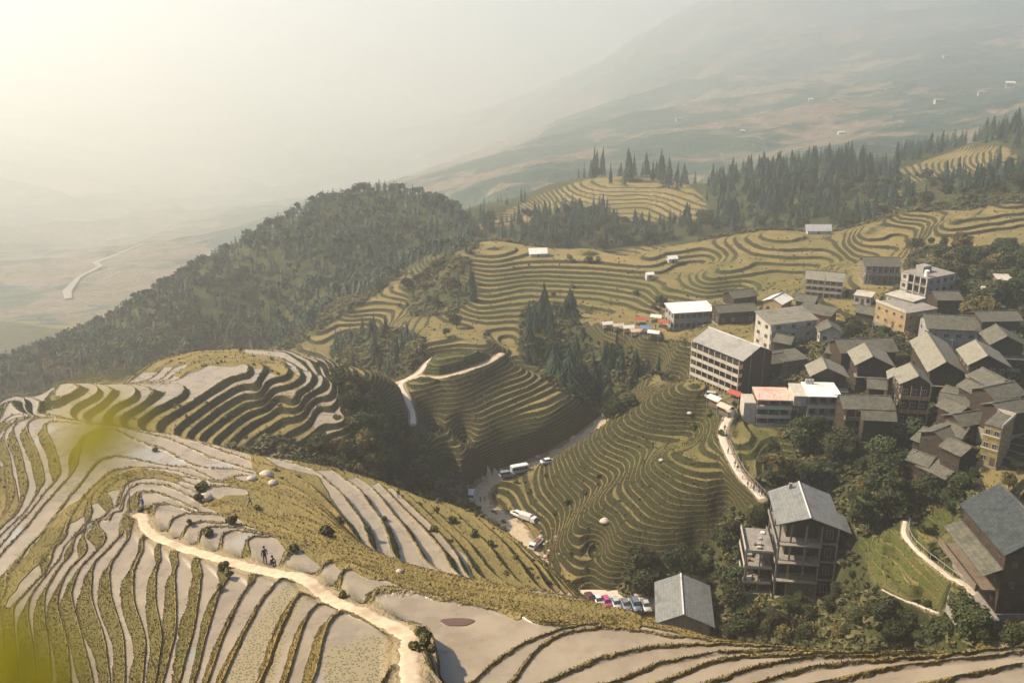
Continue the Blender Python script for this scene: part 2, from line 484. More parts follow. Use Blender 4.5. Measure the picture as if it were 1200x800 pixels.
# px polygon, y range, layer, value, blur-class
ZONES = [
 # ---- flooded
 ([(-400,486),(110,490),(200,503),(300,530),(420,560),(560,600),(660,690),(760,735),(1400,740),(1400,1200),(-700,1200)], 0, 165, 'flood', 1),
 ([(-50,440),(150,440),(330,400),(400,425),(420,450),(345,462),(200,470),(110,492),(-50,495)], 165, 300, 'flood', 1),
 ([(345,462),(400,450),(400,520),(380,520)], 165, 300, 'flood', .9),
 # ---- dry golden grass, no water
 ([(290,528),(322,540),(372,556),(398,590),(415,620),(432,648),(380,640),(325,625),(285,606),(232,590),(262,575),(300,577),(240,556),(262,556),(300,560)], 60, 160, 'flood', 0),
 ([(262,597),(430,644),(545,678),(640,694),(760,722),(835,750),(760,734),(640,728),(545,706),(430,674),(330,634)], 50, 110, 'flood', 0),
 ([(445,562),(600,600),(665,690),(590,690),(556,676),(545,650),(515,620),(480,590)], 100, 165, 'flood', 0),
 ([(-60,720),(0,682),(70,598),(120,552),(165,546),(200,552),(225,563),(190,560),(150,562),(128,573),(92,602),(50,645),(0,708),(-60,760)], 60, 165, 'flood', 0),
 ([(-200,520),(4,545),(20,565),(22,595),(0,618),(-200,760)], 60, 165, 'flood', 0),
 ([(195,441),(240,414),(285,412),(332,418),(348,440),(350,458),(335,455),(322,437),(290,427),(245,428),(215,440)], 165, 260, 'flood', 0),
 ([(215,447),(230,436),(255,432),(285,433),(303,447),(300,458),(215,458)], 165, 260, 'flood', 1),
 # ---- gold
 ([(290,528),(322,540),(372,556),(398,590),(415,620),(432,648),(380,640),(325,625),(285,606),(232,590),(262,575),(300,577),(240,556),(262,556),(300,560)], 60, 160, 'gold', 1),
 ([(262,597),(430,644),(545,678),(640,694),(760,722),(835,750),(760,734),(640,728),(545,706),(430,674),(330,634)], 50, 110, 'gold', .75),
 ([(-200,520),(4,545),(20,565),(22,595),(0,618),(-200,760)], 60, 165, 'gold', .8),
 ([(240,720),(300,672),(400,690),(480,740),(480,830),(240,830)], 30, 90, 'gold', .8),
 ([(445,562),(600,600),(665,690),(590,690),(556,676),(545,650),(515,620),(480,590)], 100, 165, 'gold', .35),
 ([(560,470),(700,500),(830,455),(900,600),(700,700),(560,600)], 190, 300, 'gold', .45),
 ([(560,260),(640,225),(700,208),(800,212),(830,235),(825,258),(740,258),(690,242),(640,255),(600,262),(555,272)], 560, 760, 'gold', .8),
 ([(330,420),(420,350),(480,350),(480,380),(400,380)], 350, 480, 'gold', .4),
 ([(500,300),(620,300),(600,330),(540,350),(480,400),(440,430),(440,400),(500,350)], 300, 440, 'gold', .8),
 ([(640,300),(760,290),(900,262),(980,270),(960,300),(800,320),(760,300)], 380, 480, 'gold', .6),
 # ---- stubble plots
 ([(262,800),(288,742),(318,696),(338,674),(372,678),(372,690),(352,705),(335,740),(318,805),(262,830)], 30, 90, 'stub', 1),
 ([(378,760),(395,745),(412,738),(430,730),(462,730),(474,760),(465,830),(378,830)], 30, 70, 'stub', 1),
 # ---- woodland / scrub floor (no terraces)
 ([(395,445),(430,445),(455,480),(484,500),(500,520),(545,560),(560,600),(575,600),(600,625),(610,650),(640,700),(300,560),(370,540),(415,515)], 166, 250, 'veg', 1),
 ([(330,500),(370,520),(330,560),(230,525),(290,520)], 180, 205, 'veg', .8),
 ([(608,372),(632,335),(665,365),(700,400),(745,410),(790,448),(775,470),(740,484),(712,492),(690,474),(650,452),(610,420)], 285, 385, 'veg', 1),
 ([(868,470),(905,470),(905,500),(870,500),(890,540),(895,590),(850,600),(840,630),(770,655),(720,690),(720,700),(830,705),(850,760),(1300,760),(1300,560),(1180,600),(1000,470)], 130, 255, 'veg', 1),
 ([(885,480),(925,395),(985,380),(1060,330),(1100,300),(1400,290),(1400,600),(985,600),(890,540)], 200, 430, 'veg', .9),  # village ground: scrub, its dark tone also painting the shadow between houses
 ([(1075,330),(1060,300),(1090,290),(1300,285),(1300,420),(1100,420)], 290, 395, 'veg', 1),
 ([(-500,300),(100,390),(300,270),(440,205),(545,255),(560,290),(500,300),(440,345),(340,410),(250,412),(150,440),(0,470),(-500,480)], 380, 1000, 'veg', 1),
 ([(385,440),(390,400),(420,380),(470,385),(500,400),(500,420),(470,440),(440,445)], 275, 400, 'veg', 1),
 ([(480,330),(520,300),(556,300),(540,330),(560,345),(530,370),(480,372)], 350, 480, 'veg', .8),
 ([(500,300),(1400,260),(1400,-100),(450,-100)], 455, 1000, 'veg', 1),
 # re-opened fields
 ([(560,260),(640,225),(700,205),(800,210),(830,235),(825,258),(740,258),(690,242),(640,255),(600,262),(555,272)], 560, 760, 'veg', 0),
 ([(1050,200),(1140,168),(1185,172),(1200,192),(1130,205),(1060,215)], 560, 760, 'veg', 0),
 ([(1005,240),(1040,225),(1100,215),(1110,225),(1030,260)], 500, 640, 'veg', 0),
 ([(1003,630),(1030,612),(1062,622),(1080,645),(1120,680),(1100,712),(1060,700),(1020,680)], 140, 200, 'veg', 0),
 ([(866,500),(905,500),(930,520),(930,545),(900,560),(875,545)], 190, 250, 'veg', 0),
 ([(1130,580),(1075,600),(1070,640),(1130,650)], 130, 200, 'veg', .3),
 ([(1170,560),(1230,545),(1230,600),(1180,590)], 150, 215, 'veg', 0),
 ([(755,400),(810,400),(820,450),(790,450),(750,420)], 240, 330, 'veg', 0),
 # ---- lush green
 ([(500,426),(512,412),(538,404),(572,408),(578,416),(545,432),(515,436)], 262, 300, 'lush', .8),
 ([(1003,630),(1030,612),(1062,622),(1080,645),(1120,680),(1100,712),(1060,700),(1020,680)], 130, 200, 'lush', 1),
 ([(866,500),(905,500),(930,520),(930,545),(900,560),(875,545)], 190, 250, 'lush', 1),
 ([(1130,580),(1075,600),(1070,640),(1130,650)], 130, 200, 'lush', .9),
 ([(560,500),(660,480),(690,500),(600,560)], 200, 290, 'lush', .35),
 ([(830,300),(1000,300),(1000,340),(900,370),(830,350)], 340, 430, 'lush', .5),
 ([(700,540),(860,460),(880,520),(800,560)], 200, 260, 'lush', .25),
 ([(570,320),(860,320),(860,350),(570,380)], 350, 430, 'lush', .35),
]
def build_zones(g):
    X, Y = g.X, g.Y
    u, v = project(X, Y, CAMZ - g.G)
    L = {k: np.zeros_like(X) for k in ('flood', 'gold', 'stub', 'veg', 'lush')}
    # slopes that the camera does not see are scrub further out
    L['gold'][:] = 0.15
    for poly, y0, y1, k, val in ZONES:
        m = inpoly(u, v, poly) & (Y >= y0) & (Y <= y1)
        L[k][m] = val
    terr = 1 - L['veg']
    pd = np.full_like(X, 1e9); pD = g.G.copy()
    for name, w, pts, kind in PATHS:
        P = [at_drop(*p) for p in pts]
        d, val = seg_dist2(X, Y, [(p.x, p.y, CAMZ - p.z) for p in P])
        pD = np.where(d - w < pd, val, pD)
        pd = np.minimum(pd, d - w)
    for k in L: L[k] = blur(L[k], 1)
    L['terr'] = blur(terr, 1)
    L['pathd'] = pd; L['pathD'] = pD
    g.layers = L
def path_drops():
    out = []
    for name, w, pts, kind in PATHS:
        P = [at_drop(*p) for p in pts]
        for i, p in enumerate(P):
            out.append((p.x, p.y, CAMZ - p.z))
    return out
# ------------------------------------------------------------------ where the buildings stand (front eave corners, drop at the eave, depth, wall height)
FOOT = []
BLD = {}
def site(key, A, B, De, depth, H):
    a = at_drop(A[0], A[1], De); b = at_drop(B[0], B[1], De)
    W = math.hypot(b.x - a.x, b.y - a.y); yaw = math.atan2(b.y - a.y, b.x - a.x)
    BLD[key] = dict(x=a.x, y=a.y, z=CAMZ - De - H, W=W, yaw=yaw, L=depth, H=H)
    ca, sa = math.cos(yaw), math.sin(yaw)
    FOOT.append((a.x, a.y, ca, sa, W, depth))
    for fx in (0, .5, 1):
        for fy in (0, .5, 1):
            PADS.append((a.x + ca * fx * W - sa * fy * depth, a.y + sa * fx * W + ca * fy * depth, De + H - .15))
    print('site %-12s y=%.0f W=%.1f yaw=%.0f' % (key, a.y, W, math.degrees(yaw)))
S = site
S('hotel', (811,399), (871,423), 94.0, 12.5, 12.0)
S('tower', (914,614), (985,618), 103.3, 13.5, 17.0)
S('lodge', (768,730), (838,735), 122.8, 15.0, 5.0)
S('manor', (1177,651), (1262,651), 84.0, 16.5, 11.0)
S('white_hall', (903,381), (960,374), 98.0, 9.5, 9.0)
S('brick_row', (943,327), (990,331), 99.0, 12.0, 6.5)
S('frame_block', (1057,318), (1087,327), 92.5, 14.0, 9.0)
S('ochre_block', (1026,354), (1062,368), 95.0, 13.0, 6.0)
S('ochre_top', (1037,345), (1071,354), 94.2, 7.0, 3.0)
S('long_house', (1086,385), (1151,388), 95.5, 12.0, 7.5)
S('back_house', (1013,312), (1058,313), 97.0, 9.0, 6.5)
S('restaurant', (789,367), (840,364), 107.5, 10.0, 6.5)
S('low_row', (842,367), (889,364), 106.0, 8.0, 4.5)
S('white_flat', (948,464), (987,465), 98.5, 9.5, 9.5)
S('red_flat', (888,468), (929,469), 100.5, 8.5, 7.5)
S('gable_a', (949,441), (996,443), 97.5, 8.5, 7.0)
S('gable_b', (1002,428), (1050,430), 96.6, 11.0, 8.5)
S('gable_c', (1087,436), (1136,439), 93.5, 24.0, 9.5)
S('gable_d', (1054,450), (1094,452), 92.5, 9.5, 14.5)
S('gable_e', (1134,428), (1187,431), 90.0, 12.0, 9.0)
S('gable_f', (1160,404), (1205,406), 88.5, 10.0, 6.5)
S('broad_g', (985,414), (1054,412), 97.5, 10.0, 5.0)
S('broad_h', (988,479), (1050,480), 97.3, 9.0, 8.5)
S('shed_i', (1098,474), (1140,481), 95.0, 8.0, 6.0)
S('shed_j', (1128,500), (1163,494), 93.5, 7.0, 5.5)
S('yellow_house', (1153,497), (1175,503), 88.5, 8.5, 9.0)
S('dark_hall', (1066,514), (1108,530), 99.5, 10.0, 5.5)
S('dark_hall2', (1112,521), (1152,505), 96.0, 8.0, 6.0)
S('white_gable', (893,352), (917,357), 103.5, 9.0, 4.0)
S('flat_grey', (932,364), (974,371), 101.5, 9.0, 4.5)
S('small_beige', (1000,346), (1022,349), 101.2, 7.0, 3.0)
S('white_front', (959,389), (989,390), 99.7, 7.0, 3.8)
S('shed_k', (1147,341), (1168,344), 95.0, 5.0, 3.0)
S('shed_l', (1170,328), (1199,329), 92.0, 6.0, 3.0)
S('lean_m', (918,424), (948,420), 101.5, 7.0, 4.0)
S('red_eaves', (1168,470), (1205,462), 88.0, 8.0, 6.0)
S('house_o', (893,428), (925,424), 102.0, 7.0, 5.0)
S('house_p', (966,413), (990,418), 100.5, 7.0, 4.5)
S('house_q', (1098,462), (1122,470), 95.5, 7.0, 7.0)
S('house_r', (1160,455), (1195,452), 90.5, 9.0, 7.5)
S('house_s', (1000,365), (1024,370), 101.0, 7.0, 4.0)
S('house_t', (1150,377), (1200,376), 93.0, 9.0, 5.0)
S('house_u', (1098,352), (1130,352), 95.0, 9.0, 5.0)
S('house_v', (1072,545), (1108,562), 101.0, 8.0, 5.0)
S('house_w', (1100,505), (1128,514), 95.5, 6.0, 5.0)
S('house_x', (1010,492), (1052,494), 98.0, 5.0, 6.0)
S('house_y', (860,350), (890,346), 106.0, 8.0, 3.5)
S('house_z', (930,352), (955,356), 102.5, 7.0, 4.0)
S('v1', (1016,455), (1040,457), 96.2, 6.0, 5.0)
S('v2', (1120,487), (1146,482), 93.2, 6.5, 5.0)
S('v3', (1176,487), (1210,481), 88.5, 7.0, 5.5)
S('v4', (1060,538), (1088,548), 100.5, 6.0, 5.0)
S('v5', (1140,462), (1164,459), 91.5, 6.0, 6.0)
S('v6', (905,400), (927,404), 101.0, 6.5, 5.0)
S('v7', (1040,372), (1064,376), 100.0, 6.5, 4.5)
S('v8', (1126,535), (1150,528), 95.5, 6.0, 5.0)
S('barn_n', (1040,444), (1060,446), 96.0, 6.0, 6.0)
for _u, _v in ((690,700),(705,703),(720,705),(740,707),(757,708),(700,697),(730,700),(755,702)):
    for _d in (-4, 0, 4):
        _p = at_drop(_u, _v, 129.2); PADS.append((_p.x, _p.y + _d, 129.2))
# ------------------------------------------------------------------ mesh helpers
def mesh_np(name, V, F, mat=None, smooth=True):
    """V (n,3), F (m,k) all faces with the same number of corners"""
    me = bpy.data.meshes.new(name)
    V = np.asarray(V, np.float32); F = np.asarray(F, np.int32)
    k = F.shape[1]
    me.vertices.add(len(V)); me.vertices.foreach_set("co", V.ravel())
    me.loops.add(F.size); me.loops.foreach_set("vertex_index", F.ravel())
    me.polygons.add(len(F))
    me.polygons.foreach_set("loop_start", np.arange(0, F.size, k, dtype=np.int32))
    me.polygons.foreach_set("loop_total", np.full(len(F), k, np.int32))
    me.polygons.foreach_set("use_smooth", np.full(len(F), smooth))
    me.update()
    if mat: me.materials.append(mat)
    return me
def link(name, me, parent=None, **props):
    o = bpy.data.objects.new(name, me)
    COL.objects.link(o)
    if parent: o.parent = parent
    for k, v in props.items(): o[k] = v
    return o
def add_attr(me, name, arr):
    a = me.attributes.new(name, 'FLOAT', 'POINT')
    a.data.foreach_set("value", np.asarray(arr, np.float32).ravel())

# ------------------------------------------------------------------ node helper
class NT:
    def __init__(self, name):
        m = bpy.data.materials.new(name); m.use_nodes = True
        self.m = m; self.t = m.node_tree; self.n = self.t.nodes; self.l = self.t.links
        self.b = self.n["Principled BSDF"]
        self.b.inputs["Specular IOR Level"].default_value = 0.25
        self.b.inputs["Roughness"].default_value = 0.85
    def new(self, t): return self.n.new(t)
    def link(self, a, b): self.l.new(a, b)
    def put(self, sock, v):
        if hasattr(v, 'node') or isinstance(v, bpy.types.NodeSocket): self.l.new(v, sock)
        else: sock.default_value = v
    def math(self, op, a, b=0.0, c=0.0, clamp=False):
        n = self.new("ShaderNodeMath"); n.operation = op; n.use_clamp = clamp
        self.put(n.inputs[0], a); self.put(n.inputs[1], b); self.put(n.inputs[2], c)
        return n.outputs[0]
    def attr(self, name):
        n = self.new("ShaderNodeAttribute"); n.attribute_name = name
        return n.outputs["Fac"]
    def pos(self):
        return self.new("ShaderNodeNewGeometry").outputs["Position"]
    def noise(self, scale, detail=3, rough=0.55, vec=None, dist=0.0):
        n = self.new("ShaderNodeTexNoise"); n.inputs["Scale"].default_value = scale
        n.inputs["Detail"].default_value = detail; n.inputs["Roughness"].default_value = rough
        n.inputs["Distortion"].default_value = dist
        if vec is None:
            vec = self.pos()
        self.l.new(vec, n.inputs["Vector"])
        return n.outputs["Fac"]
    def ramp(self, f, a, b, c0=0.0, c1=1.0, kind='SMOOTHSTEP'):
        n = self.new("ShaderNodeMapRange"); n.interpolation_type = kind
        self.put(n.inputs[0], f); self.put(n.inputs[1], a); self.put(n.inputs[2], b)
        self.put(n.inputs[3], c0); self.put(n.inputs[4], c1)
        return n.outputs[0]
    def mix(self, f, a, b):
        n = self.new("ShaderNodeMix"); n.data_type = 'RGBA'
        self.put(n.inputs[0], f)
        for s, v in ((n.inputs[6], a), (n.inputs[7], b)):
            if isinstance(v, (tuple, list)): s.default_value = (v[0], v[1], v[2], 1)
            else: self.l.new(v, s)
        return n.outputs[2]
    def mixf(self, f, a, b):
        n = self.new("ShaderNodeMix"); n.data_type = 'FLOAT'
        self.put(n.inputs[0], f); self.put(n.inputs[2], a); self.put(n.inputs[3], b)
        return n.outputs[0]
    def bump(self, h, strength=0.5, dist=0.1):
        n = self.new("ShaderNodeBump"); n.inputs["Strength"].default_value = strength
        n.inputs["Distance"].default_value = dist
        self.l.new(h, n.inputs["Height"])
        self.l.new(n.outputs[0], self.b.inputs["Normal"])
    def color(self, c): self.put(self.b.inputs["Base Color"], (c[0], c[1], c[2], 1) if isinstance(c, tuple) else c)
    def rough(self, r): self.put(self.b.inputs["Roughness"], r)

# ------------------------------------------------------------------ terraces
for _p in []: pass
PADS += path_drops()
g = Ground()
build_zones(g)
# slope of the smooth ground, sets how much of each step is bank
_gy = np.gradient(g.G, axis=0) / np.gradient(g.Y, axis=0)
_dx = np.gradient(g.X, axis=1)
_gx = np.gradient(g.G, axis=1) / _dx
_gyc = _gy - _gx * g.ga[None]        # d/dy at constant x
SL = blur(np.sqrt(_gx ** 2 + _gyc ** 2), 2)
g.layers['slope'] = SL
def smooth01(t):
    t = np.clip(t, 0, 1); return t * t * (3 - 2 * t)
def ground_eval(x, y, full=False):
    x = np.asarray(x, float); y = np.maximum(np.asarray(y, float), 19.0)
    D = g.samp(g.G, x, y)
    L = {k: np.clip(g.lin(F, x, y), 0, 4) if k not in ('pathd', 'pathD') else g.lin(F, x, y) for k, F in g.layers.items()}
    amp = np.clip(y / 260.0, 0.25, 1.0)
    wob = (fbm(x / 16.0, y / 16.0, 2) * 0.55 + fbm(x / 4.5, y / 4.5, 2) * 0.16) * amp * np.where(y > 168, .6, 1)
    pf = smooth01((L['pathd'] + 0.15) / 1.3)           # 0 on a path
    terr = L['terr'] * pf
    D = D - wob * pf
    pw = 1 - smooth01((L['pathd'] - .1) / 1.5)
    D = D * (1 - pw) + L['pathD'] * pw + 0
    ST = np.where(y < 168, STEP, np.where((x < -28) & (y < 236), 1.12, np.where(y > 345, 0.98, 0.86)))
    t = -D / ST
    n = np.floor(t); f = t - n
    sl = np.clip(L['slope'], 0.02, 3)
    bankw = 1.0 + 0.35 * np.clip((y - 130) / 150, 0, 1)
    r = np.clip(sl * bankw / ST, 0.10, 0.80)
    r = np.clip(r * (0.85 + 0.5 * vnoise(x / 7.0, y / 7.0)), 0.08, 0.85)
    up = smooth01((f - (1 - r)) / r) * 0.6 + np.clip((f - (1 - r)) / r, 0, 1) * 0.4
    zt = ST * (n + up)
    bund = np.clip(1 - np.abs(f - 0.04) / 0.07, 0, 1) * 0.125 * ST
    grass = fbm(x / 0.8, y / 0.8, 2) * 0.10 * np.clip((f - (1 - r)) / r * 4, 0, 1)
    zs = -D - .42 * ST * np.clip(g.lin(g.layers['terr'], x, y), 0, 1)
    veg = np.clip(1 - L['terr'], 0, 1)
    z = zs + (zt + bund + grass - zs) * terr - 0.0
    z = z + veg * (fbm(x / 9.0, y / 9.0, 3) * 0.9) * pf
    z = CAMZ + z
    if full:
        return z, t, r, L, terr, pf
    return z
def gz(x, y):
    return float(ground_eval(np.array([x]), np.array([y]))[0])
def build_ground():
    q = QUAL
    na = int(1500 * q)
    a = np.concatenate([np.linspace(-1.0, -0.68, 40, endpoint=False), np.linspace(-.68, .68, na), np.linspace(.68, 1.0, 41)[1:]])
    def seg(l0, l1, st): return np.arange(math.log(l0), math.log(l1), st / q)
    l = np.concatenate([seg(20, 34, .006), seg(34, 135, .0019), seg(135, 330, .0021), seg(330, 480, .0022), seg(480, 560, .005), seg(560, 960, .007)])
    Y = np.exp(l)[:, None] * np.ones((1, len(a))); X = Y * a[None]
    nr, nc = X.shape
    Z, t, r, L, terr, pf = ground_eval(X.ravel(), Y.ravel(), True)
    V = np.stack([X.ravel(), Y.ravel(), Z], 1)
    idx = np.arange(nr * nc, dtype=np.int32).reshape(nr, nc)
    F = np.stack([idx[:-1, :-1], idx[:-1, 1:], idx[1:, 1:], idx[1:, :-1]], -1).reshape(-1, 4)
    me = mesh_np("ground", V, F, ground_mat())
    add_attr(me, "lev", t + 200); add_attr(me, "rf", r)
    for k in ('flood', 'gold', 'stub', 'veg', 'lush', 'slope'): add_attr(me, k, L[k])
    add_attr(me, "tw", terr); add_attr(me, "pf", pf)
    o = link("ground", me, kind="structure")
    print("ground verts", nr * nc)
    return o
def ground_mat():
    N = NT("terraced_ground")
    P = N.pos()
    lev, rf, flood, gold, stub, veg, lush, tw, pf = [N.attr(k) for k in ('lev', 'rf', 'flood', 'gold', 'stub', 'veg', 'lush', 'tw', 'pf')]
    n1 = N.noise(0.9, 3, .6, P); n2 = N.noise(0.12, 4, .6, P); n3 = N.noise(3.5, 3, .65, P); n4 = N.noise(0.035, 3, .5, P)
    t = N.math('ADD', lev, N.math('MULTIPLY', N.math('SUBTRACT', n1, .5), .20))
    f = N.math('FRACT', t)
    one_r = N.math('SUBTRACT', 1.0, rf)
    riser = N.ramp(f, N.math('SUBTRACT', one_r, .03), N.math('ADD', one_r, .03))
    lip = N.ramp(f, 0.04, 0.11, 1.0, 0.0)
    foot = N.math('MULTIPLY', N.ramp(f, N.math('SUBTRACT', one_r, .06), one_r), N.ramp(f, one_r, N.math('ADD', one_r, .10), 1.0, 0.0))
    bank = N.math('MAXIMUM', riser, lip)
    bank = N.mixf(tw, 1.0, bank)
    # colours
    grass_dry = N.mix(N.ramp(n1, .3, .7), (.105, .07, .023), (.24, .165, .058))
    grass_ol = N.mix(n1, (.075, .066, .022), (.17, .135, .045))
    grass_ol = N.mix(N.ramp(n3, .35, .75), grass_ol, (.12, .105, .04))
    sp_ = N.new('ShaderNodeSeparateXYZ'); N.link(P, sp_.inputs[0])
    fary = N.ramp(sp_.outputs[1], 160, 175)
    grass_ol = N.mix(fary, grass_ol, N.mix(n3, (.020, .022, .010), (.060, .054, .022)))  # distant risers: shade of faces turned from the sun painted into the grass
    green = N.mix(n3, (.04, .058, .014), (.105, .12, .03))
    gold_b = N.math('MULTIPLY', gold, N.math('SUBTRACT', 1.0, N.math('MULTIPLY', fary, .8)))
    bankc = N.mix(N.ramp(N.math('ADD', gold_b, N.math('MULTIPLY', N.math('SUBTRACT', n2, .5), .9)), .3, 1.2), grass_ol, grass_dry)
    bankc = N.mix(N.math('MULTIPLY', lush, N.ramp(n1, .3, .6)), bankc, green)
    lipc = N.mix(n3, (.20, .15, .06), (.36, .28, .12))
    bankc = N.mix(N.math('MULTIPLY', lip, N.math('MULTIPLY', tw, .75)), bankc, lipc)
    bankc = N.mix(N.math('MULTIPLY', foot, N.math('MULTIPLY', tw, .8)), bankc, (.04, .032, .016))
    # tread: dry field
    field = N.mix(n3, (.20, .152, .055), (.34, .26, .105))
    field = N.mix(N.ramp(n2, .45, .75), field, (.15, .13, .045))
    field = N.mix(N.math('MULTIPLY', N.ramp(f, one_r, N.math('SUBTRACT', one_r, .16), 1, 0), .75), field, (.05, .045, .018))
    field = N.mix(N.math('MULTIPLY', lush, N.ramp(n2, .3, .6)), field, green)
    # tread: flooded mud
    wn_ = N.noise(0.35, 4, .6, P)
    mud = N.mix(N.ramp(wn_, .35, .65), (.235, .187, .122), (.31, .25, .168))
    mud = N.mix(N.math('MULTIPLY', N.ramp(n3, .60, .78), .5), mud, (.30, .235, .15))
    mud = N.mix(N.ramp(N.noise(0.09, 2, .5, P), .60, .68, 0, .55), mud, (.36, .37, .37))
    wn1 = N.new('ShaderNodeTexWhiteNoise'); wn1.noise_dimensions = '1D'; N.link(N.math('ADD', N.math('FLOOR', t), N.math('FLOOR', N.math('MULTIPLY', n4, 9.0))), wn1.inputs['W'])
    plot = wn1.outputs['Value']
    mud = N.mix(N.math('MULTIPLY', plot, .42), mud, (.215, .185, .14))
    mud = N.mix(N.ramp(N.noise(1.6, 5, .75, P, .6), .55, .72, 0, .5), mud, (.20, .155, .095))
    field = N.mix(N.math('MULTIPLY', plot, .6), field, (.13, .115, .045))
    # stubble rows
    st_v = N.new("ShaderNodeTexVoronoi"); st_v.inputs["Scale"].default_value = 5.5; N.link(P, st_v.inputs["Vector"])
    mud = N.mix(N.ramp(N.noise(5.5, 2, .7, P), .62, .72, 0, .6), mud, (.20, .16, .10))
    mud = N.mix(N.ramp(N.noise(.5, 5, .7, P, 1.5), .52, .66, 0, .45), mud, (.31, .26, .19))
    stubc = N.mix(N.ramp(st_v.outputs["Distance"], .25, .48), (.07, .06, .028), (.24, .20, .115))
    mud = N.mix(N.math('MULTIPLY', stub, .9), mud, stubc)
    fl = N.ramp(N.math('ADD', flood, N.math('MULTIPLY', N.math('SUBTRACT', n2, .5), .25)), .4, .6)
    tread = N.mix(fl, field, mud)
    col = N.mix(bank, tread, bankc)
    # scrub floor
    scrub = N.mix(n1, (.022, .032, .012), (.07, .075, .028))
    scrub = N.mix(N.ramp(n2, .5, .75), scrub, (.10, .085, .035))
    vg = N.ramp(N.math('ADD', veg, N.math('MULTIPLY', N.math('SUBTRACT', n1, .5), .4)), .35, .65)
    col = N.mix(vg, col, scrub)
    # beside the paths: trodden earth
    earth = N.mix(n3, (.22, .165, .095), (.36, .28, .18))
    col = N.mix(N.ramp(N.math('ADD', pf, N.math('MULTIPLY', N.math('SUBTRACT', n1, .5), .5)), .12, .40, .85, 0), col, earth)
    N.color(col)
    wet = N.math('MULTIPLY', N.math('MULTIPLY', fl, N.math('SUBTRACT', 1.0, bank)), N.math('SUBTRACT', 1.0, vg))
    N.rough(N.mixf(N.math('MULTIPLY', wet, N.math('SUBTRACT', 1.0, stub)), .95, N.ramp(wn_, .3, .7, .22, .45)))
    N.put(N.b.inputs["Specular IOR Level"], N.mixf(wet, .1, .5))
    h = N.math('MULTIPLY', N.math('ADD', n3, N.math('MULTIPLY', n1, .8)), N.math('SUBTRACT', 1.02, wet))
    N.bump(h, 0.9, 0.35)
    return N.m
ground = build_ground()
# ------------------------------------------------------------------ far mountains and the river valley
FAR = [(600,215,1000),(1000,170,980),(450,222,1250),(1200,142,980),(700,165,1250),(700,130,1550),(850,120,1400),(1000,100,1400),(1000,80,1550),(1200,90,1250),(1200,60,1450),
 (560,185,1500),(640,150,1900),(750,95,2000),(850,60,2000),(950,40,1950),
 (750,45,2700),(650,105,2600),(560,158,2500),(480,200,2300),(840,3,2800),(900,-15,2700),(1000,20,2100),(1200,20,1800),(1000,-30,2600),(1200,-40,2300),(1100,-35,3200),
 (60,348,990),(100,330,1040),(150,297,1160),(250,272,1350),(330,245,1550),(400,225,1700),
 (0,330,1050),(0,300,1250),(0,250,1600),(0,200,2100),(60,280,1500),(120,250,1800),(200,255,1750),(200,215,2500),(300,200,2700),(0,120,3200),(300,130,3500),(450,140,3600),
 (300,50,4800),(600,60,4800),(0,40,4800),(700,20,5200),(780,12,5300),(700,-3,6000),(600,-10,6000),(300,-12,6000),(0,-14,6000),(810,5,6000),(900,5,6000),(500,120,4200),(600,110,4200)]
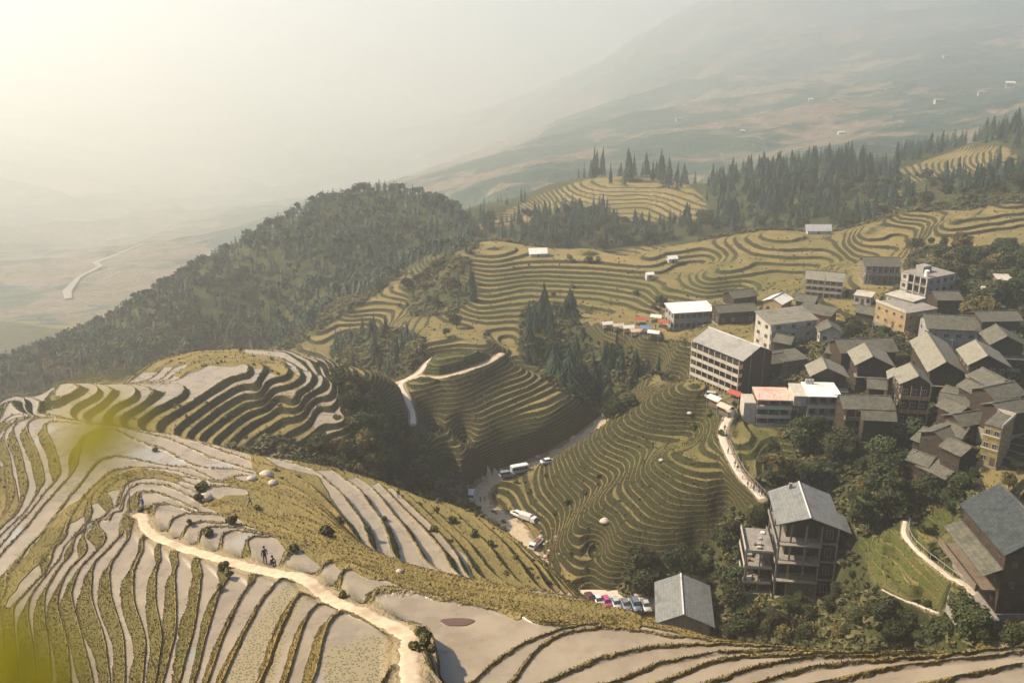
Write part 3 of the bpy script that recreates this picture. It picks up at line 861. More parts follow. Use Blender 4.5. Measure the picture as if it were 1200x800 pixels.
def build_far():
    P = [at_range(u, v, 960 + (R - 960) * 2.5 if R > 960 else R) for u, v, R in FAR]
    C = [(p.x, p.y, CAMZ - p.z) for p in P]
    for aa in np.linspace(-.95, .95, 27):
        for yy in (900., 960.):
            C.append((aa * yy, yy, float(g.samp(g.G, np.array([aa * yy]), np.array([yy]))[0])))
    for p in ((-300,5000,700),(2500,6800,350),(4000,5600,120),(3000,3000,-30),(1900,2000,20),(1100,1100,30),(-1500,1500,250),(-1200,1100,290),(-3500,3500,150),(-5500,7500,200),(5000,8500,250)): C.append(p)
    C = np.array(C, float)
    a, l = _key(C[:, 0], C[:, 1])
    n = len(C)
    def ph(r): return -np.sqrt(r ** 2 + .03 ** 2)
    R = np.sqrt((a[:, None] - a[None]) ** 2 + (l[:, None] - l[None]) ** 2)
    M = np.zeros((n + 3, n + 3)); M[:n, :n] = ph(R) + np.eye(n) * .002
    Pm = np.stack([np.ones(n), a, l], 1); M[:n, n:] = Pm; M[n:, :n] = Pm.T
    w = np.linalg.solve(M, np.concatenate([C[:, 2], np.zeros(3)]))
    ga = np.linspace(-1, 1, 900); gl = np.linspace(math.log(900), math.log(13600), 520)
    Y = np.exp(gl)[:, None] * np.ones((1, len(ga))); X = Y * ga[None]
    D = np.zeros_like(X)
    for i in range(len(gl)):
        d = np.sqrt((ga[:, None] - a[None]) ** 2 + (0.55 * gl[i] - l[None]) ** 2)
        D[i] = ph(d) @ w[:n] + w[n] + w[n + 1] * ga + w[n + 2] * .55 * gl[i]
    fade = np.clip((Y - 930) / 250, 0, 1)
    ridge = (1 - np.abs(fbm(X / 420 + .3, Y / 620, 4))) * 2 - 1.7
    D = D + fade * (-ridge * Y * .016 + fbm(X / 60, Y / 60, 3) * 5)
    D = D + (1 - np.clip((Y - 900) / 60, 0, 1)) * 0.6
    D = np.maximum(D, -75 + 20 * fbm(X / 300, Y / 300, 3))
    V = np.stack([X.ravel(), Y.ravel(), CAMZ - D.ravel()], 1)
    global FARMIN; FARMIN = V[:, 2].min()
    nr, nc = X.shape
    idx = np.arange(nr * nc, dtype=np.int32).reshape(nr, nc)
    F = np.stack([idx[:-1, :-1], idx[:-1, 1:], idx[1:, 1:], idx[1:, :-1]], -1).reshape(-1, 4)
    N = NT("far_slopes")
    P = N.pos()
    n1 = N.noise(.004, 5, .6, P, .5); n2 = N.noise(.022, 6, .72, P); n3 = N.noise(.0015, 2, .5, P)
    sep = N.new("ShaderNodeSeparateXYZ"); N.link(P, sep.inputs[0])
    con = N.math('FRACT', N.math('ADD', N.math('DIVIDE', sep.outputs[2], 9.0), N.math('MULTIPLY', n2, 2.6)))
    field = N.mix(N.ramp(con, .3, .7), (.165, .13, .092), (.12, .10, .065))
    wood = N.mix(N.ramp(n2, .35, .65), (.018, .042, .032), (.045, .070, .048))
    col = N.mix(N.ramp(N.math('ADD', N.math('ADD', n1, N.math('MULTIPLY', N.math('SUBTRACT', N.noise(.012, 5, .7, P), .5), .95)), N.math('MULTIPLY', N.math('SUBTRACT', n3, .5), .6)), .39, .49), field, wood)
    N.color(col); N.rough(.95); N.bump(N.math('ADD', n2, N.math('MULTIPLY', N.noise(.09, 3, .7, P), .6)), 1.0, 9.0)
    me = mesh_np("mountains", V, F, N.m)
    link("mountains", me, kind="structure")
    global FARZ
    def FARZ(x, y):
        j = int(np.clip(round((x / y + 1) / 2 * 899), 0, 899)); i = int(np.clip(np.searchsorted(gl, math.log(y)), 0, 519))
        return float(CAMZ - D[i, j])
    # valley floor river
    pts = [at_range(u, v, 960 + (R - 960) * 2.5) for u, v, R in [(80,350,985),(78,338,1010),(92,326,1050),(118,318,1085),(112,308,1110),(135,298,1150),(170,292,1190)]]
    def dz(x, y):
        j = np.argmin(np.abs(ga - x / y)); i = np.argmin(np.abs(gl - math.log(y))); return CAMZ - D[i, j]
    Vs = []; Fs = []
    for i, p in enumerate(pts):
        q = pts[min(i + 1, len(pts) - 1)] - pts[max(i - 1, 0)]
        nn = Vector((-q.y, q.x, 0)).normalized() * (3.5 + 1.5 * math.sin(i * 2))
        for s in (-1, 1):
            e = p + nn * s
            Vs.append((e.x, e.y, max(dz(p.x, p.y), dz(e.x, e.y)) + 2.0))
    for i in range(len(pts) - 1): Fs.append((2*i, 2*i+1, 2*i+3, 2*i+2))
    W = NT("river_water"); W.color((.24, .20, .155)); W.rough(.4)
    link("river", mesh_np("river", Vs, Fs, W.m, False), kind="structure")
build_far()

# ------------------------------------------------------------------ the air: one closed even box of haze round everything
def build_haze():
    x0, x1, y0, y1, z0, z1 = -13700, 13700, -60, 13700, float(min(-120, FARMIN)) - 1.0, CAMZ + 110
    V = [(x, y, z) for x in (x0, x1) for y in (y0, y1) for z in (z0, z1)]
    F = [(0,1,3,2),(4,6,7,5),(0,4,5,1),(2,3,7,6),(0,2,6,4),(1,5,7,3)]
    m = bpy.data.materials.new("haze"); m.use_nodes = True
    nt = m.node_tree
    for n in list(nt.nodes): nt.nodes.remove(n)
    o = nt.nodes.new("ShaderNodeOutputMaterial"); pv = nt.nodes.new("ShaderNodeVolumePrincipled")
    pv.inputs["Color"].default_value = HAZE_COL
    pv.inputs["Density"].default_value = HAZE_DENS
    pv.inputs["Anisotropy"].default_value = HAZE_ANI
    nt.links.new(pv.outputs[0], o.inputs["Volume"])
    link("haze", mesh_np("haze", V, F, m, False), kind="stuff")
HAZE_COL = (0.985, 0.987, 0.935, 1); HAZE_DENS = 0.00045; HAZE_ANI = 0.62
build_haze()
# ------------------------------------------------------------------ vegetation
def leaf_mat(name, c0, c1, sc_=1.2, transl=0.0):
    N = NT(name)
    oi = N.new("ShaderNodeObjectInfo")
    n = N.noise(sc_, 3, .6)
    base = N.mix(N.ramp(n, .3, .7), c0, c1)
    hs = N.new("ShaderNodeHueSaturation")
    N.link(base, hs.inputs["Color"])
    N.put(hs.inputs["Value"], N.ramp(oi.outputs["Random"], 0, 1, .65, 1.35, 'LINEAR'))
    N.put(hs.inputs["Hue"], N.ramp(oi.outputs["Random"], 0, 1, .485, .51, 'LINEAR'))
    N.color(hs.outputs[0]); N.rough(.8)
    return N.m
M_CON = leaf_mat("conifer_needles", (.012, .032, .022), (.036, .062, .034))
M_BRO = leaf_mat("broad_leaves", (.018, .030, .010), (.062, .066, .020))
M_BRO2 = leaf_mat("autumn_leaves", (.07, .06, .018), (.17, .125, .035))
M_FOR = leaf_mat("woodland_leaves", (.010, .028, .021), (.070, .088, .055), .07)
M_UND = leaf_mat("undergrowth_leaves", (.028, .036, .014), (.13, .115, .045), .09)
_b = NT("bark"); _b.color(_b.mix(_b.noise(4, 3), (.06, .045, .03), (.13, .10, .07))); M_BARK = _b.m
R_ = np.random.RandomState(3)

def trunk_geo(h, r, bend=0.0, n=6, z0=-0.6, seed=0):
    V = []; F = []
    L = 5
    for i in range(L):
        t = i / (L - 1)
        z = z0 + (h - z0) * t; rr = r * (1 - .75 * t) * (1.25 if i == 0 else 1)
        for k in range(n):
            a = 2 * math.pi * k / n
            V.append((math.cos(a) * rr + bend * t * t, math.sin(a) * rr, z))
    for i in range(L - 1):
        for k in range(n):
            F.append((i*n+k, i*n+(k+1)%n, (i+1)*n+(k+1)%n, (i+1)*n+k))
    return V, F
def conifer_geo(seed, tiers=11, pts=9, h=1.0, w=0.20):
    """jagged drooping tiers, unit height"""
    r = np.random.RandomState(seed); V = []; F = []
    for i in range(tiers):
        t = i / (tiers - 1)
        zc = .10 + .86 * t
        rad = w * ((1 - t) ** .8 * .96 + .06) * r.uniform(.82, 1.12)
        th = (0.17 * (1 - t) + .07)
        base = len(V)
        V.append((r.uniform(-.008, .008), r.uniform(-.008, .008), min(zc + th * .9, 1.0)))
        a0 = r.uniform(0, 6.28)
        m = pts * 2
        for k in range(m):
            a = a0 + 2 * math.pi * k / m
            rr = rad * (r.uniform(.85, 1.25) if k % 2 == 0 else r.uniform(.35, .6))
            V.append((math.cos(a) * rr, math.sin(a) * rr, zc - (th * .30 if k % 2 == 0 else -th * .15) + r.uniform(-.012, .012)))
        for k in range(m):
            F.append((base, base + 1 + k, base + 1 + (k + 1) % m))
    return np.array(V), np.array(F)
def broad_geo(seed, n=620, leaf=.055, lobes=8, flat=.85):
    """leaf clumps spread through several uneven lobes, unit height (crown from .22 to 1), triangles"""
    r = np.random.RandomState(seed); V = []; F = []
    C = []
    for i in range(lobes):
        a = r.uniform(0, 6.28); d = r.uniform(.05, .27)
        C.append((math.cos(a) * d, math.sin(a) * d, r.uniform(.42, .80), r.uniform(.13, .23)))
    C.append((0, 0, .66, .24))
    for i in range(n):
        c = C[r.randint(len(C))]
        v = r.normal(size=3); v /= np.linalg.norm(v)
        rad = c[3] * r.uniform(.55, 1.08)
        p = np.array([c[0] + v[0] * rad, c[1] + v[1] * rad, c[2] + v[2] * rad * flat])
        u = r.normal(size=3); u -= u.dot(v) * v * .6; u /= np.linalg.norm(u)
        w = np.cross(v, u); w /= np.linalg.norm(w) + 1e-6
        s = leaf * r.uniform(.6, 1.35)
        b = len(V)
        V += [p + u * s, p - u * s * .6 + w * s * .8, p - u * s * .6 - w * s * .8, p + v * s * .6 - u * s * .2]
        F += [(b, b + 1, b + 2), (b, b + 3, b + 1), (b, b + 2, b + 3)]
    return np.array(V), np.array(F)
def limbs_geo(seed):
    r = np.random.RandomState(seed)
    V, F = trunk_geo(.55, .022, .0, 6, -.08)
    for k in range(5):
        a = r.uniform(0, 6.28); e = Vector((math.cos(a) * .2, math.sin(a) * .2, r.uniform(.5, .72)))
        s = Vector((0, 0, r.uniform(.22, .4)))
        b = len(V)
        d = (e - s).normalized(); u = d.orthogonal().normalized(); w = d.cross(u)
        for q, rr in ((s, .011), (e, .004)):
            for j in range(4):
                an = j * math.pi / 2
                V.append(tuple(q + u * math.cos(an) * rr + w * math.sin(an) * rr))
        for j in range(4): F.append((b + j, b + (j + 1) % 4, b + 4 + (j + 1) % 4, b + 4 + j))
    return V, F

CON_T = []
for s in range(9):
    V, F = conifer_geo(100 + s, 15 + s % 4, 9 + s % 3, w=.13 + .014 * s)
    _k = np.random.RandomState(s); V[:, 0] += .05 * _k.uniform(-1, 1) * V[:, 2] ** 2; V[:, 1] += .05 * _k.uniform(-1, 1) * V[:, 2] ** 2
    cm = mesh_np("conifer_crown", V, F, M_CON, False)
    tv, tf = trunk_geo(.5, .016, 0, 6, -.08)
    CON_T.append((cm, mesh_np("conifer_trunk", tv, tf, M_BARK)))
BRO_T = []
for s in range(8):
    V, F = broad_geo(200 + s, 760, .05)
    bm_ = mesh_np("leaf_crown", V, F, M_BRO2 if s == 7 else M_BRO, False)
    tv, tf = limbs_geo(300 + s)
    BRO_T.append((bm_, mesh_np("tree_limbs", tv, tf, M_BARK)))
def place_tree(kind, x, y, h, wide, label, group, name):
    T = CON_T if kind == 'c' else BRO_T
    cm, tm = T[R_.randint(len(T))]
    z = gz(x, y) - .15
    o = bpy.data.objects.new(name, None); COL.objects.link(o)
    o.location = (x, y, z); o.rotation_euler = (R_.uniform(-.04, .04), R_.uniform(-.04, .04), R_.uniform(0, 6.28))
    o.scale = (h * wide, h * wide, h)
    o['label'] = label; o['category'] = 'tree'; o['group'] = group
    link("crown", cm, o); link("trunk", tm, o)
    return o
def scatter(poly, y0, y1, per100, seed):
    """random ground points inside the region; per100 = trees per 100 square metres"""
    r = np.random.RandomState(seed)
    us = [p[0] for p in poly]
    amin = max(-1, (min(us) - 600) / FPX * 1.30 - .05) if min(us) < 600 else (min(us) - 600) / FPX * .9 - .02
    amax = min(1, (max(us) - 600) / FPX * 1.30 + .05) if max(us) > 600 else (max(us) - 600) / FPX * .9 + .02
    area = (amax - amin) * (y1 ** 2 - y0 ** 2) / 2
    n = int(area * per100 / 100)
    y = np.sqrt(r.uniform(y0 ** 2, y1 ** 2, n)); a = r.uniform(amin, amax, n); x = a * y
    z = ground_eval(x, y) if n else np.zeros(0)
    u, v = project(x, y, z)
    ok = inpoly(u, v, poly)
    pd = g.lin(g.layers['pathd'], x, y); ok &= pd > (7.0 if seed in (1006, 1007) else 1.6)
    if seed in (1006, 1007): ok &= x < -16 + (y < 205) * 30
    for (bx, by, ca, sa, w, d) in FOOT:
        lx = (x - bx) * ca + (y - by) * sa; ly = -(x - bx) * sa + (y - by) * ca
        ok &= ~((lx > -1.5) & (lx < w + 1.5) & (ly > -2.5) & (ly < d + 1.5))
    return x[ok], y[ok], z[ok]
def visible(x, y, z):
    vis = np.ones(len(x), bool)
    for t in np.linspace(.12, .985, 90):
        px, py, pz = x * t, np.maximum(y * t, 19.5), CAMZ + (z - CAMZ) * t
        D = g.samp(g.G, px, py)
        vis &= (CAMZ - D) < pz + .3
    return vis
# region: polygon, y range, density, kind, (hmin, hmax), width factor, seed, group, label
TREES = [
 ([(610,385),(628,340),(655,360),(690,385),(735,405),(790,448),(780,468),(740,482),(712,490),(690,474),(650,452),(612,425)], 286, 380, 3.6, 'c', (8, 14), 1.0, 1, 'dark conifers in the gully below the market', 'dark conifer in the clump filling the gully below the market'),
 ([(385,440),(392,402),(420,382),(455,388),(500,402),(500,420),(470,440),(440,447)], 275, 400, 3.0, 'c', (6, 10), 1.0, 2, 'conifers on the spur behind the pond hill', 'dark conifer in the stand behind the flooded hilltop'),
 ([(532,330),(560,330),(560,362),(535,362)], 370, 440, 2.2, 'c', (8, 11), 1.0, 3, 'small conifer row on the golden spur', 'dark conifer in the small row on the golden terraced spur'),
 ([(676,205),(740,204),(812,214),(816,224),(676,214)], 640, 790, .45, 'c', (12, 24), .8, 4, 'conifers on the hazy knoll', 'slim conifer on the crest of the hazy golden knoll'),
 ([(545,248),(615,235),(618,244),(548,254)], 600, 760, .8, 'c', (9, 13), 1.0, 5, 'conifers left of the hazy knoll', 'hazy conifer in the row left of the golden knoll'),
 ([(392,448),(430,452),(455,482),(484,506),(505,522),(545,560),(556,600),(590,628),(612,662),(300,570),(360,540),(415,515)], 169, 250, 3.6, 'b', (4.5, 8.5), 1.15, 6, 'trees in the dark ravine left of the road', 'leafy tree in the ravine left of the dirt road'),
 ([(480,540),(560,500),(640,530),(600,548),(560,572),(540,570)], 235, 275, .9, 'b', (3, 5), 1.2, 7, 'trees in the dark ravine left of the road', 'leafy tree in the ravine left of the dirt road'),
 ([(870,600),(830,650),(760,664),(712,684),(720,700),(820,700),(850,755),(1000,755),(1010,690),(930,640),(890,600)], 140, 212, 6.5, 'b', (5, 9), 1.1, 8, 'trees round the tower house', 'leafy tree in the thicket around the tall grey-roofed house'),
 ([(890,545),(940,500),(1060,510),(1150,545),(1120,600),(1050,610),(1000,640),(1000,560),(905,575)], 175, 260, 6.5, 'b', (4.5, 8), 1.1, 9, 'trees in the gully below the timber houses', 'leafy tree in the dark gully below the row of timber houses'),
 ([(1000,455),(1060,500),(1150,530),(1150,480),(1205,470),(1205,440),(1130,450),(1050,450)], 190, 250, 1.2, 'b', (3.5, 6), 1.2, 27, 'trees between the village houses', 'green garden tree standing between village houses'),
 ([(1155,540),(1205,530),(1205,585),(1150,570)], 150, 215, 2.2, 'b', (3, 5.5), 1.2, 28, 'trees below the yellow house', 'green tree at the foot of the yellow ochre house'),
 ([(1000,690),(1210,730),(1210,765),(1000,755)], 125, 165, 6, 'b', (3, 6), 1.2, 10, 'trees under the terrace steps', 'low leafy tree in the dark hollow under the stone steps'),
 ([(1110,300),(1210,290),(1210,400),(1150,400),(1095,360)], 285, 400, 2.4, 'b', (5, 9), 1.1, 11, 'trees on the slope right of the village', 'bushy tree on the slope right of the village roofs'),
 ([(1080,285),(1150,290),(1110,330),(1060,310)], 340, 400, 2.2, 'b', (4.5, 7), 1.2, 12, 'trees on the slope right of the village', 'bushy tree on the slope right of the village roofs'),
 ([(700,478),(760,470),(775,482),(712,500)], 255, 320, 4, 'b', (4, 7), 1.2, 13, 'bushes at the foot of the conifer clump', 'rounded green tree at the foot of the conifer clump'),
 ([(935,375),(1040,360),(1040,395),(940,400)], 270, 330, 2.2, 'b', (3.5, 5.5), 1.2, 14, 'trees between the village houses', 'green garden tree standing between village houses'),
 ([(505,380),(560,355),(575,400),(520,412)], 300, 400, .35, 'b', (4, 7), 1.3, 15, 'trees behind the lookout disc', 'dark round tree on the spur behind the grassy lookout disc'),
 ([(440,370),(480,330),(556,300),(545,335),(500,372)], 360, 480, 1.6, 'b', (4, 7), 1.2, 16, 'trees on the mid spur', 'olive green tree on the spur under the round golden hilltop'),
 ([(1060,640),(1140,600),(1160,560),(1080,570),(1030,600)], 140, 200, 1.2, 'b', (3, 5.5), 1.2, 17, 'trees round the hillside garden', 'leafy tree beside the lush hillside garden'),
 ([(760,350),(795,345),(795,365),(760,368)], 330, 400, 1.0, 'b', (4, 6), 1.2, 18, 'trees by the white-roofed restaurant', 'dark round tree beside the white-roofed restaurant'),
 # woods beyond the terraces
 ([(560,262),(640,255),(690,244),(745,262),(825,258),(830,268),(860,270),(690,298),(640,292),(575,280)], 470, 640, 2.0, 'c', (9, 15), 1.0, 20, 'conifers behind the golden terraces', 'hazy dark conifer in the wood behind the golden terraces'),
 ([(825,262),(830,208),(880,205),(1000,188),(1060,200),(1050,215),(1030,222),(1000,245),(985,272),(860,276)], 470, 760, 1.8, 'c', (10, 17), 1.0, 21, 'conifers behind the golden terraces', 'hazy dark conifer in the wood behind the golden terraces'),
 ([(1000,250),(1040,225),(1100,212),(1060,215),(1130,205),(1210,190),(1210,222),(1120,228),(1060,252),(1000,275)], 470, 700, 1.8, 'c', (9, 15), 1.0, 22, 'conifers behind the golden terraces', 'hazy dark conifer in the wood behind the golden terraces'),
 ([(560,262),(640,255),(690,244),(745,262),(825,258),(860,270),(690,298),(575,280)], 470, 640, .9, 'b', (6, 10), 1.1, 24, 'leafy trees behind the golden terraces', 'hazy round-crowned tree in the wood behind the golden terraces'),
 ([(860,276),(900,215),(1000,210),(1210,195),(1210,222),(1060,252),(985,272)], 470, 720, .9, 'b', (6, 10), 1.1, 25, 'leafy trees behind the golden terraces', 'hazy round-crowned tree in the wood behind the golden terraces'),
 ([(1040,200),(1080,160),(1210,130),(1210,192),(1185,172),(1140,168),(1060,192)], 560, 900, 1.3, 'c', (10, 17), 1.0, 23, 'conifers on the upper right slope', 'hazy conifer on the upper slope at the right edge'),
]
def merged(name, items, lib, mat, label, cat):
    """one mesh from many (x, y, z, h, w) plants"""
    Vs, Fs = [], []; off = 0
    r = np.random.RandomState(9)
    for x, y, z, h, w in items:
        V, F = lib[r.randint(len(lib))]
        a = r.uniform(0, 6.28); ca, sa = math.cos(a), math.sin(a)
        W = np.empty_like(V)
        W[:, 0] = (V[:, 0] * ca - V[:, 1] * sa) * h * w + x
        W[:, 1] = (V[:, 0] * sa + V[:, 1] * ca) * h * w + y
        W[:, 2] = V[:, 2] * h + z
        Vs.append(W); Fs.append(F + off); off += len(V)
    me = mesh_np(name, np.concatenate(Vs), np.concatenate(Fs), mat, False)
    o = link(name, me, kind="stuff", label=label)
    return o
def grass_banks():
    r = np.random.RandomState(31)
    n = 1500000
    y = np.exp(r.uniform(math.log(38), math.log(330), n)); a = r.uniform(-.66, .66, n); x = a * y
    u, v = project(x, y, CAMZ - g.samp(g.G, x, y))
    k = (v < 840) & (u > -30) & (u < 1230)
    x, y = x[k], y[k]
    z, t, rr, L, terr, pf = ground_eval(x, y, True)
    f = t - np.floor(t)
    bank = ((f > 1 - rr - .02) | (f < .09) | (L['flood'] < .4))
    dens = np.where(f < .09, .75, np.where((f > 1 - rr - .02), .8, .12)) * np.where(y > 168, .75 * (L['terr'] > .6), 1) * np.where(y < 60, .6, 1)
    ok = bank & (r.rand(len(x)) < dens * np.clip(90 / y, .5, 1) * .62) & (L['pathd'] > .1)
    x, y, z = x[ok], y[ok], z[ok]; gold = L['gold'][ok] * np.where(y > 168, .15, 1)
    print('tufts', len(x))
    m = len(x); B = 4
    V = np.zeros((m, B * 3, 3)); 
    sz = r.uniform(.05, .16, m) * np.clip(y / 85, .7, 2.6)
    for b in range(B):
        an = r.uniform(0, 6.28, m); ln = r.uniform(.3, .9, m)
        dx, dy = np.cos(an), np.sin(an); wv = sz * .30
        V[:, b*3, 0] = x - dy * wv; V[:, b*3, 1] = y + dx * wv; V[:, b*3, 2] = z - .03
        V[:, b*3+1, 0] = x + dy * wv; V[:, b*3+1, 1] = y - dx * wv; V[:, b*3+1, 2] = z - .03
        V[:, b*3+2, 0] = x + dx * sz * ln; V[:, b*3+2, 1] = y + dy * sz * ln; V[:, b*3+2, 2] = z + sz
    V = V.reshape(-1, 3); F = np.arange(len(V)).reshape(-1, 3)
    N = NT("bank_grass"); P = N.pos(); gd = N.attr("gold")
    c1 = N.mix(N.noise(2.2, 2, .6, P), (.05, .047, .016), (.15, .12, .042))
    c2 = N.mix(N.noise(2.2, 2, .6, P), (.10, .07, .022), (.28, .19, .065))
    N.color(N.mix(N.ramp(N.math('ADD', gd, N.math('MULTIPLY', N.math('SUBTRACT', N.noise(.25, 3, .6, P), .5), 1.1)), .5, 1.3), c1, c2)); N.rough(.9)
    me = mesh_np("bank_grass", V, F, N.m, False)
    add_attr(me, "gold", np.repeat(gold, B * 3))
    link("bank_grass", me, kind="stuff", label="dry grass tufts along the terrace banks")
grass_banks()
def tree_label(t):
    """add height, girth and the nearest landmark to the label of the group"""
    s_, x, y, z, h, w, lab, grp = t
    mem = GR[grp]
    hs = sorted(m[4] for m in mem); k = hs.index(h) / max(1, len(hs) - 1)
    hw = 'tallest' if k > .985 else 'very tall' if k > .8 else 'tall' if k > .55 else 'medium-height' if k > .3 else 'low' if k > .1 else 'smallest'
    lab = lab.replace('tall dark conifer', 'dark conifer').replace('tall slim', 'slim').replace('low leafy', 'leafy')
    us = sorted(m[1] / m[2] for m in mem); q = us.index(x / y) / max(1, len(us) - 1)
    ys = sorted(m[2] for m in mem); r = ys.index(y) / max(1, len(ys) - 1)
    pos = ('far left' if q < .12 else 'left' if q < .37 else 'middle' if q < .63 else 'right' if q < .88 else 'far right') + (' front' if r < .33 else ' back' if r > .67 else '')
    gw = 'slender' if w < .95 else 'broad' if w > 1.25 else ''
    return ' '.join(((hw + ' ' + gw).strip() + ' ' + lab + ', ' + pos).split()[:16])
GR = {}
def build_trees():
    con, bro = [], []
    for i, (poly, y0, y1, dens, kind, (h0, h1), wd, seed, grp, lab) in enumerate(TREES):
        x, y, z = scatter(poly, y0, y1, dens, 1000 + seed)
        r = np.random.RandomState(seed)
        if len(x) == 0: print('no trees', grp); continue
        h = r.uniform(h0 * .8, h1, len(x)) * np.where(r.rand(len(x)) < .25, .65, 1)
        tw = BLD['tower']; fr = (np.abs(x - tw['x'] - 3) < 11) & (y < tw['y'] + 3) & (y > tw['y'] - 26); h = np.where(fr, np.minimum(h, 3.4), h)
        vis = visible(x, y, z + h * .7)
        for k in range(len(x)):
            (con if kind == 'c' else bro).append((h[k] / y[k] if vis[k] else 0, x[k], y[k], z[k], h[k], wd * r.uniform(.75, 1.4), lab, grp))
        print(grp, len(x), int(vis.sum()))
    for m in con + bro: GR.setdefault(m[7], []).append(m)
    for lst, kind, nm in ((con, 'c', 'conifer'), (bro, 'b', 'leafy_tree')):
        lst.sort(key=lambda t: -t[0])
        top = [t for t in lst[:296] if t[0] > 0]
        rest = lst[len(top):]
        for t in top:
            place_tree(kind, t[1], t[2], t[4], t[5], tree_label(t), t[7], nm)
        if rest:
            lib = [conifer_geo(50 + k, 7, 6, w=.2) for k in range(4)] if kind == 'c' else [broad_geo(60 + k, 90, .11) for k in range(4)]
            merged("conifer_woodland" if kind == 'c' else "leafy_woodland", [(t[1], t[2], t[3] - .2, t[4], t[5]) for t in rest], lib, M_CON if kind == 'c' else M_BRO,
                   "hazy woodland of distant conifers" if kind == 'c' else "dark thickets between the slopes", 'woodland')
    # the wooded ridge on the left reads as one mass
    ridge = [(-80,470),(-80,440),(0,424),(110,388),(200,335),(300,270),(380,230),(440,214),(500,226),(548,255),(556,296),(500,302),(440,345),(400,350),(335,408),(250,412),(150,442),(80,448),(0,472)]
    x, y, z = scatter(ridge, 385, 720, 4.6, 77)
    r = np.random.RandomState(5)
    lib = [broad_geo(70 + k, 46, .12, 5) for k in range(4)] + [conifer_geo(80 + k, 6, 6, w=.26) for k in range(5)]
    items = [(x[k], y[k], z[k] - .3, r.uniform(5, 9.5), r.uniform(.7, 1.0)) for k in range(len(x))]
    print('ridge trees', len(items))
    merged("forest", items, lib, M_FOR, "hazy wooded ridge left of the terraces", 'forest')
    # undergrowth on the scrub floors and along the banks beyond the ponds
    r = np.random.RandomState(21)
    n = 150000
    y = np.sqrt(r.uniform(130 ** 2, 470 ** 2, n)); a = r.uniform(-.72, .72, n); x = a * y
    veg = g.lin(g.layers['veg'], x, y); gold = g.lin(g.layers['gold'], x, y); fl = g.lin(g.layers['flood'], x, y)
    pd = g.lin(g.layers['pathd'], x, y)
    D = g.samp(g.G, x, y)
    pr = np.where(veg > .5, .55, np.where(fl > .4, .0, .06)) * np.where(y > 385, .5, 1)
    ok = (r.rand(n) < pr) & (pd > .8)
    for (bx, by, ca, sa, w, d) in FOOT:
        lx = (x - bx) * ca + (y - by) * sa; ly = -(x - bx) * sa + (y - by) * ca
        ok &= ~((lx > -1) & (lx < w + 1) & (ly > -2) & (ly < d + 1))
    x, y, veg = x[ok], y[ok], veg[ok]
    z = ground_eval(x, y)
    print('undergrowth', len(x))
    lib = [broad_geo(400 + k, 16, .30, 3, .6) for k in range(5)]
    items = []
    for k in range(len(x)):
        h = (r.uniform(.8, 2.4) if veg[k] > .5 else r.uniform(.35, .8))
        items.append((x[k], y[k], z[k] - h * .35, h, r.uniform(1.0, 1.7)))
    merged("undergrowth", items, lib, M_UND, "low shrubs and weeds over the slopes", 'shrubs')
build_trees()
# ------------------------------------------------------------------ roads and footpaths laid on the levelled ground
def spline(pts, n):
    """Catmull-Rom through 3D points"""
    P = [Vector(p) for p in pts]; P = [P[0] * 2 - P[1]] + P + [P[-1] * 2 - P[-2]]
    out = []
    for i in range(1, len(P) - 2):
        for k in range(n):
            t = k / n
            a, b, c, d = P[i-1], P[i], P[i+1], P[i+2]
            out.append(.5 * ((2*b) + (c-a)*t + (2*a-5*b+4*c-d)*t*t + (3*b-a-3*c+d)*t**3))
    out.append(P[-2]); return out
def path_mat(name, c0, c1, c2):
    N = NT(name); P = N.pos()
    n = N.noise(1.3, 4, .65, P); m = N.noise(.25, 3, .6, P)
    c = N.mix(N.ramp(n, .3, .7), c0, c1); c = N.mix(N.ramp(m, .5, .75), c, c2)
    N.color(c); N.rough(.9); N.bump(n, .6, .1); return N.m
M_DIRT = path_mat("dirt_track", (.38, .295, .19), (.50, .405, .28), (.28, .215, .135))
M_CONC = path_mat("pale_concrete", (.46, .39, .30), (.60, .52, .41), (.42, .35, .25))
def ribbon(name, pts, w, mat, lift=.07, rag=.25, thick=0):
    C = spline(pts, 8); Vs = []; Fs = []; r = np.random.RandomState(len(pts))
    K = 7
    for i, p in enumerate(C):
        q = C[min(i + 1, len(C) - 1)] - C[max(i - 1, 0)]
        nn = Vector((-q.y, q.x, 0)).normalized()
        wl = w * (1 + r.uniform(-rag, rag) * .6); wr = w * (1 + r.uniform(-rag, rag) * .6)
        for k in range(K):
            s = -wl + (wl + wr) * k / (K - 1)
            e = p + nn * s
            edge = k in (0, K - 1)
            z = gz(e.x, e.y) if edge else max(gz(e.x, e.y), gz(p.x, p.y) - .03)
            Vs.append((e.x, e.y, z + (-.12 if edge else lift)))
    for i in range(len(C) - 1):
        for k in range(K - 1):
            b = i * K + k
            Fs.append((b, b + 1, b + K + 1, b + K))
    return link(name, mesh_np(name, Vs, Fs, mat), kind="structure")
for nm, w, pts, kind in PATHS:
    ribbon(nm, [tuple(at_drop(*p)) for p in pts], w, M_DIRT if kind == 'dirt' else M_CONC, .06, .3 if kind == 'dirt' else .05)
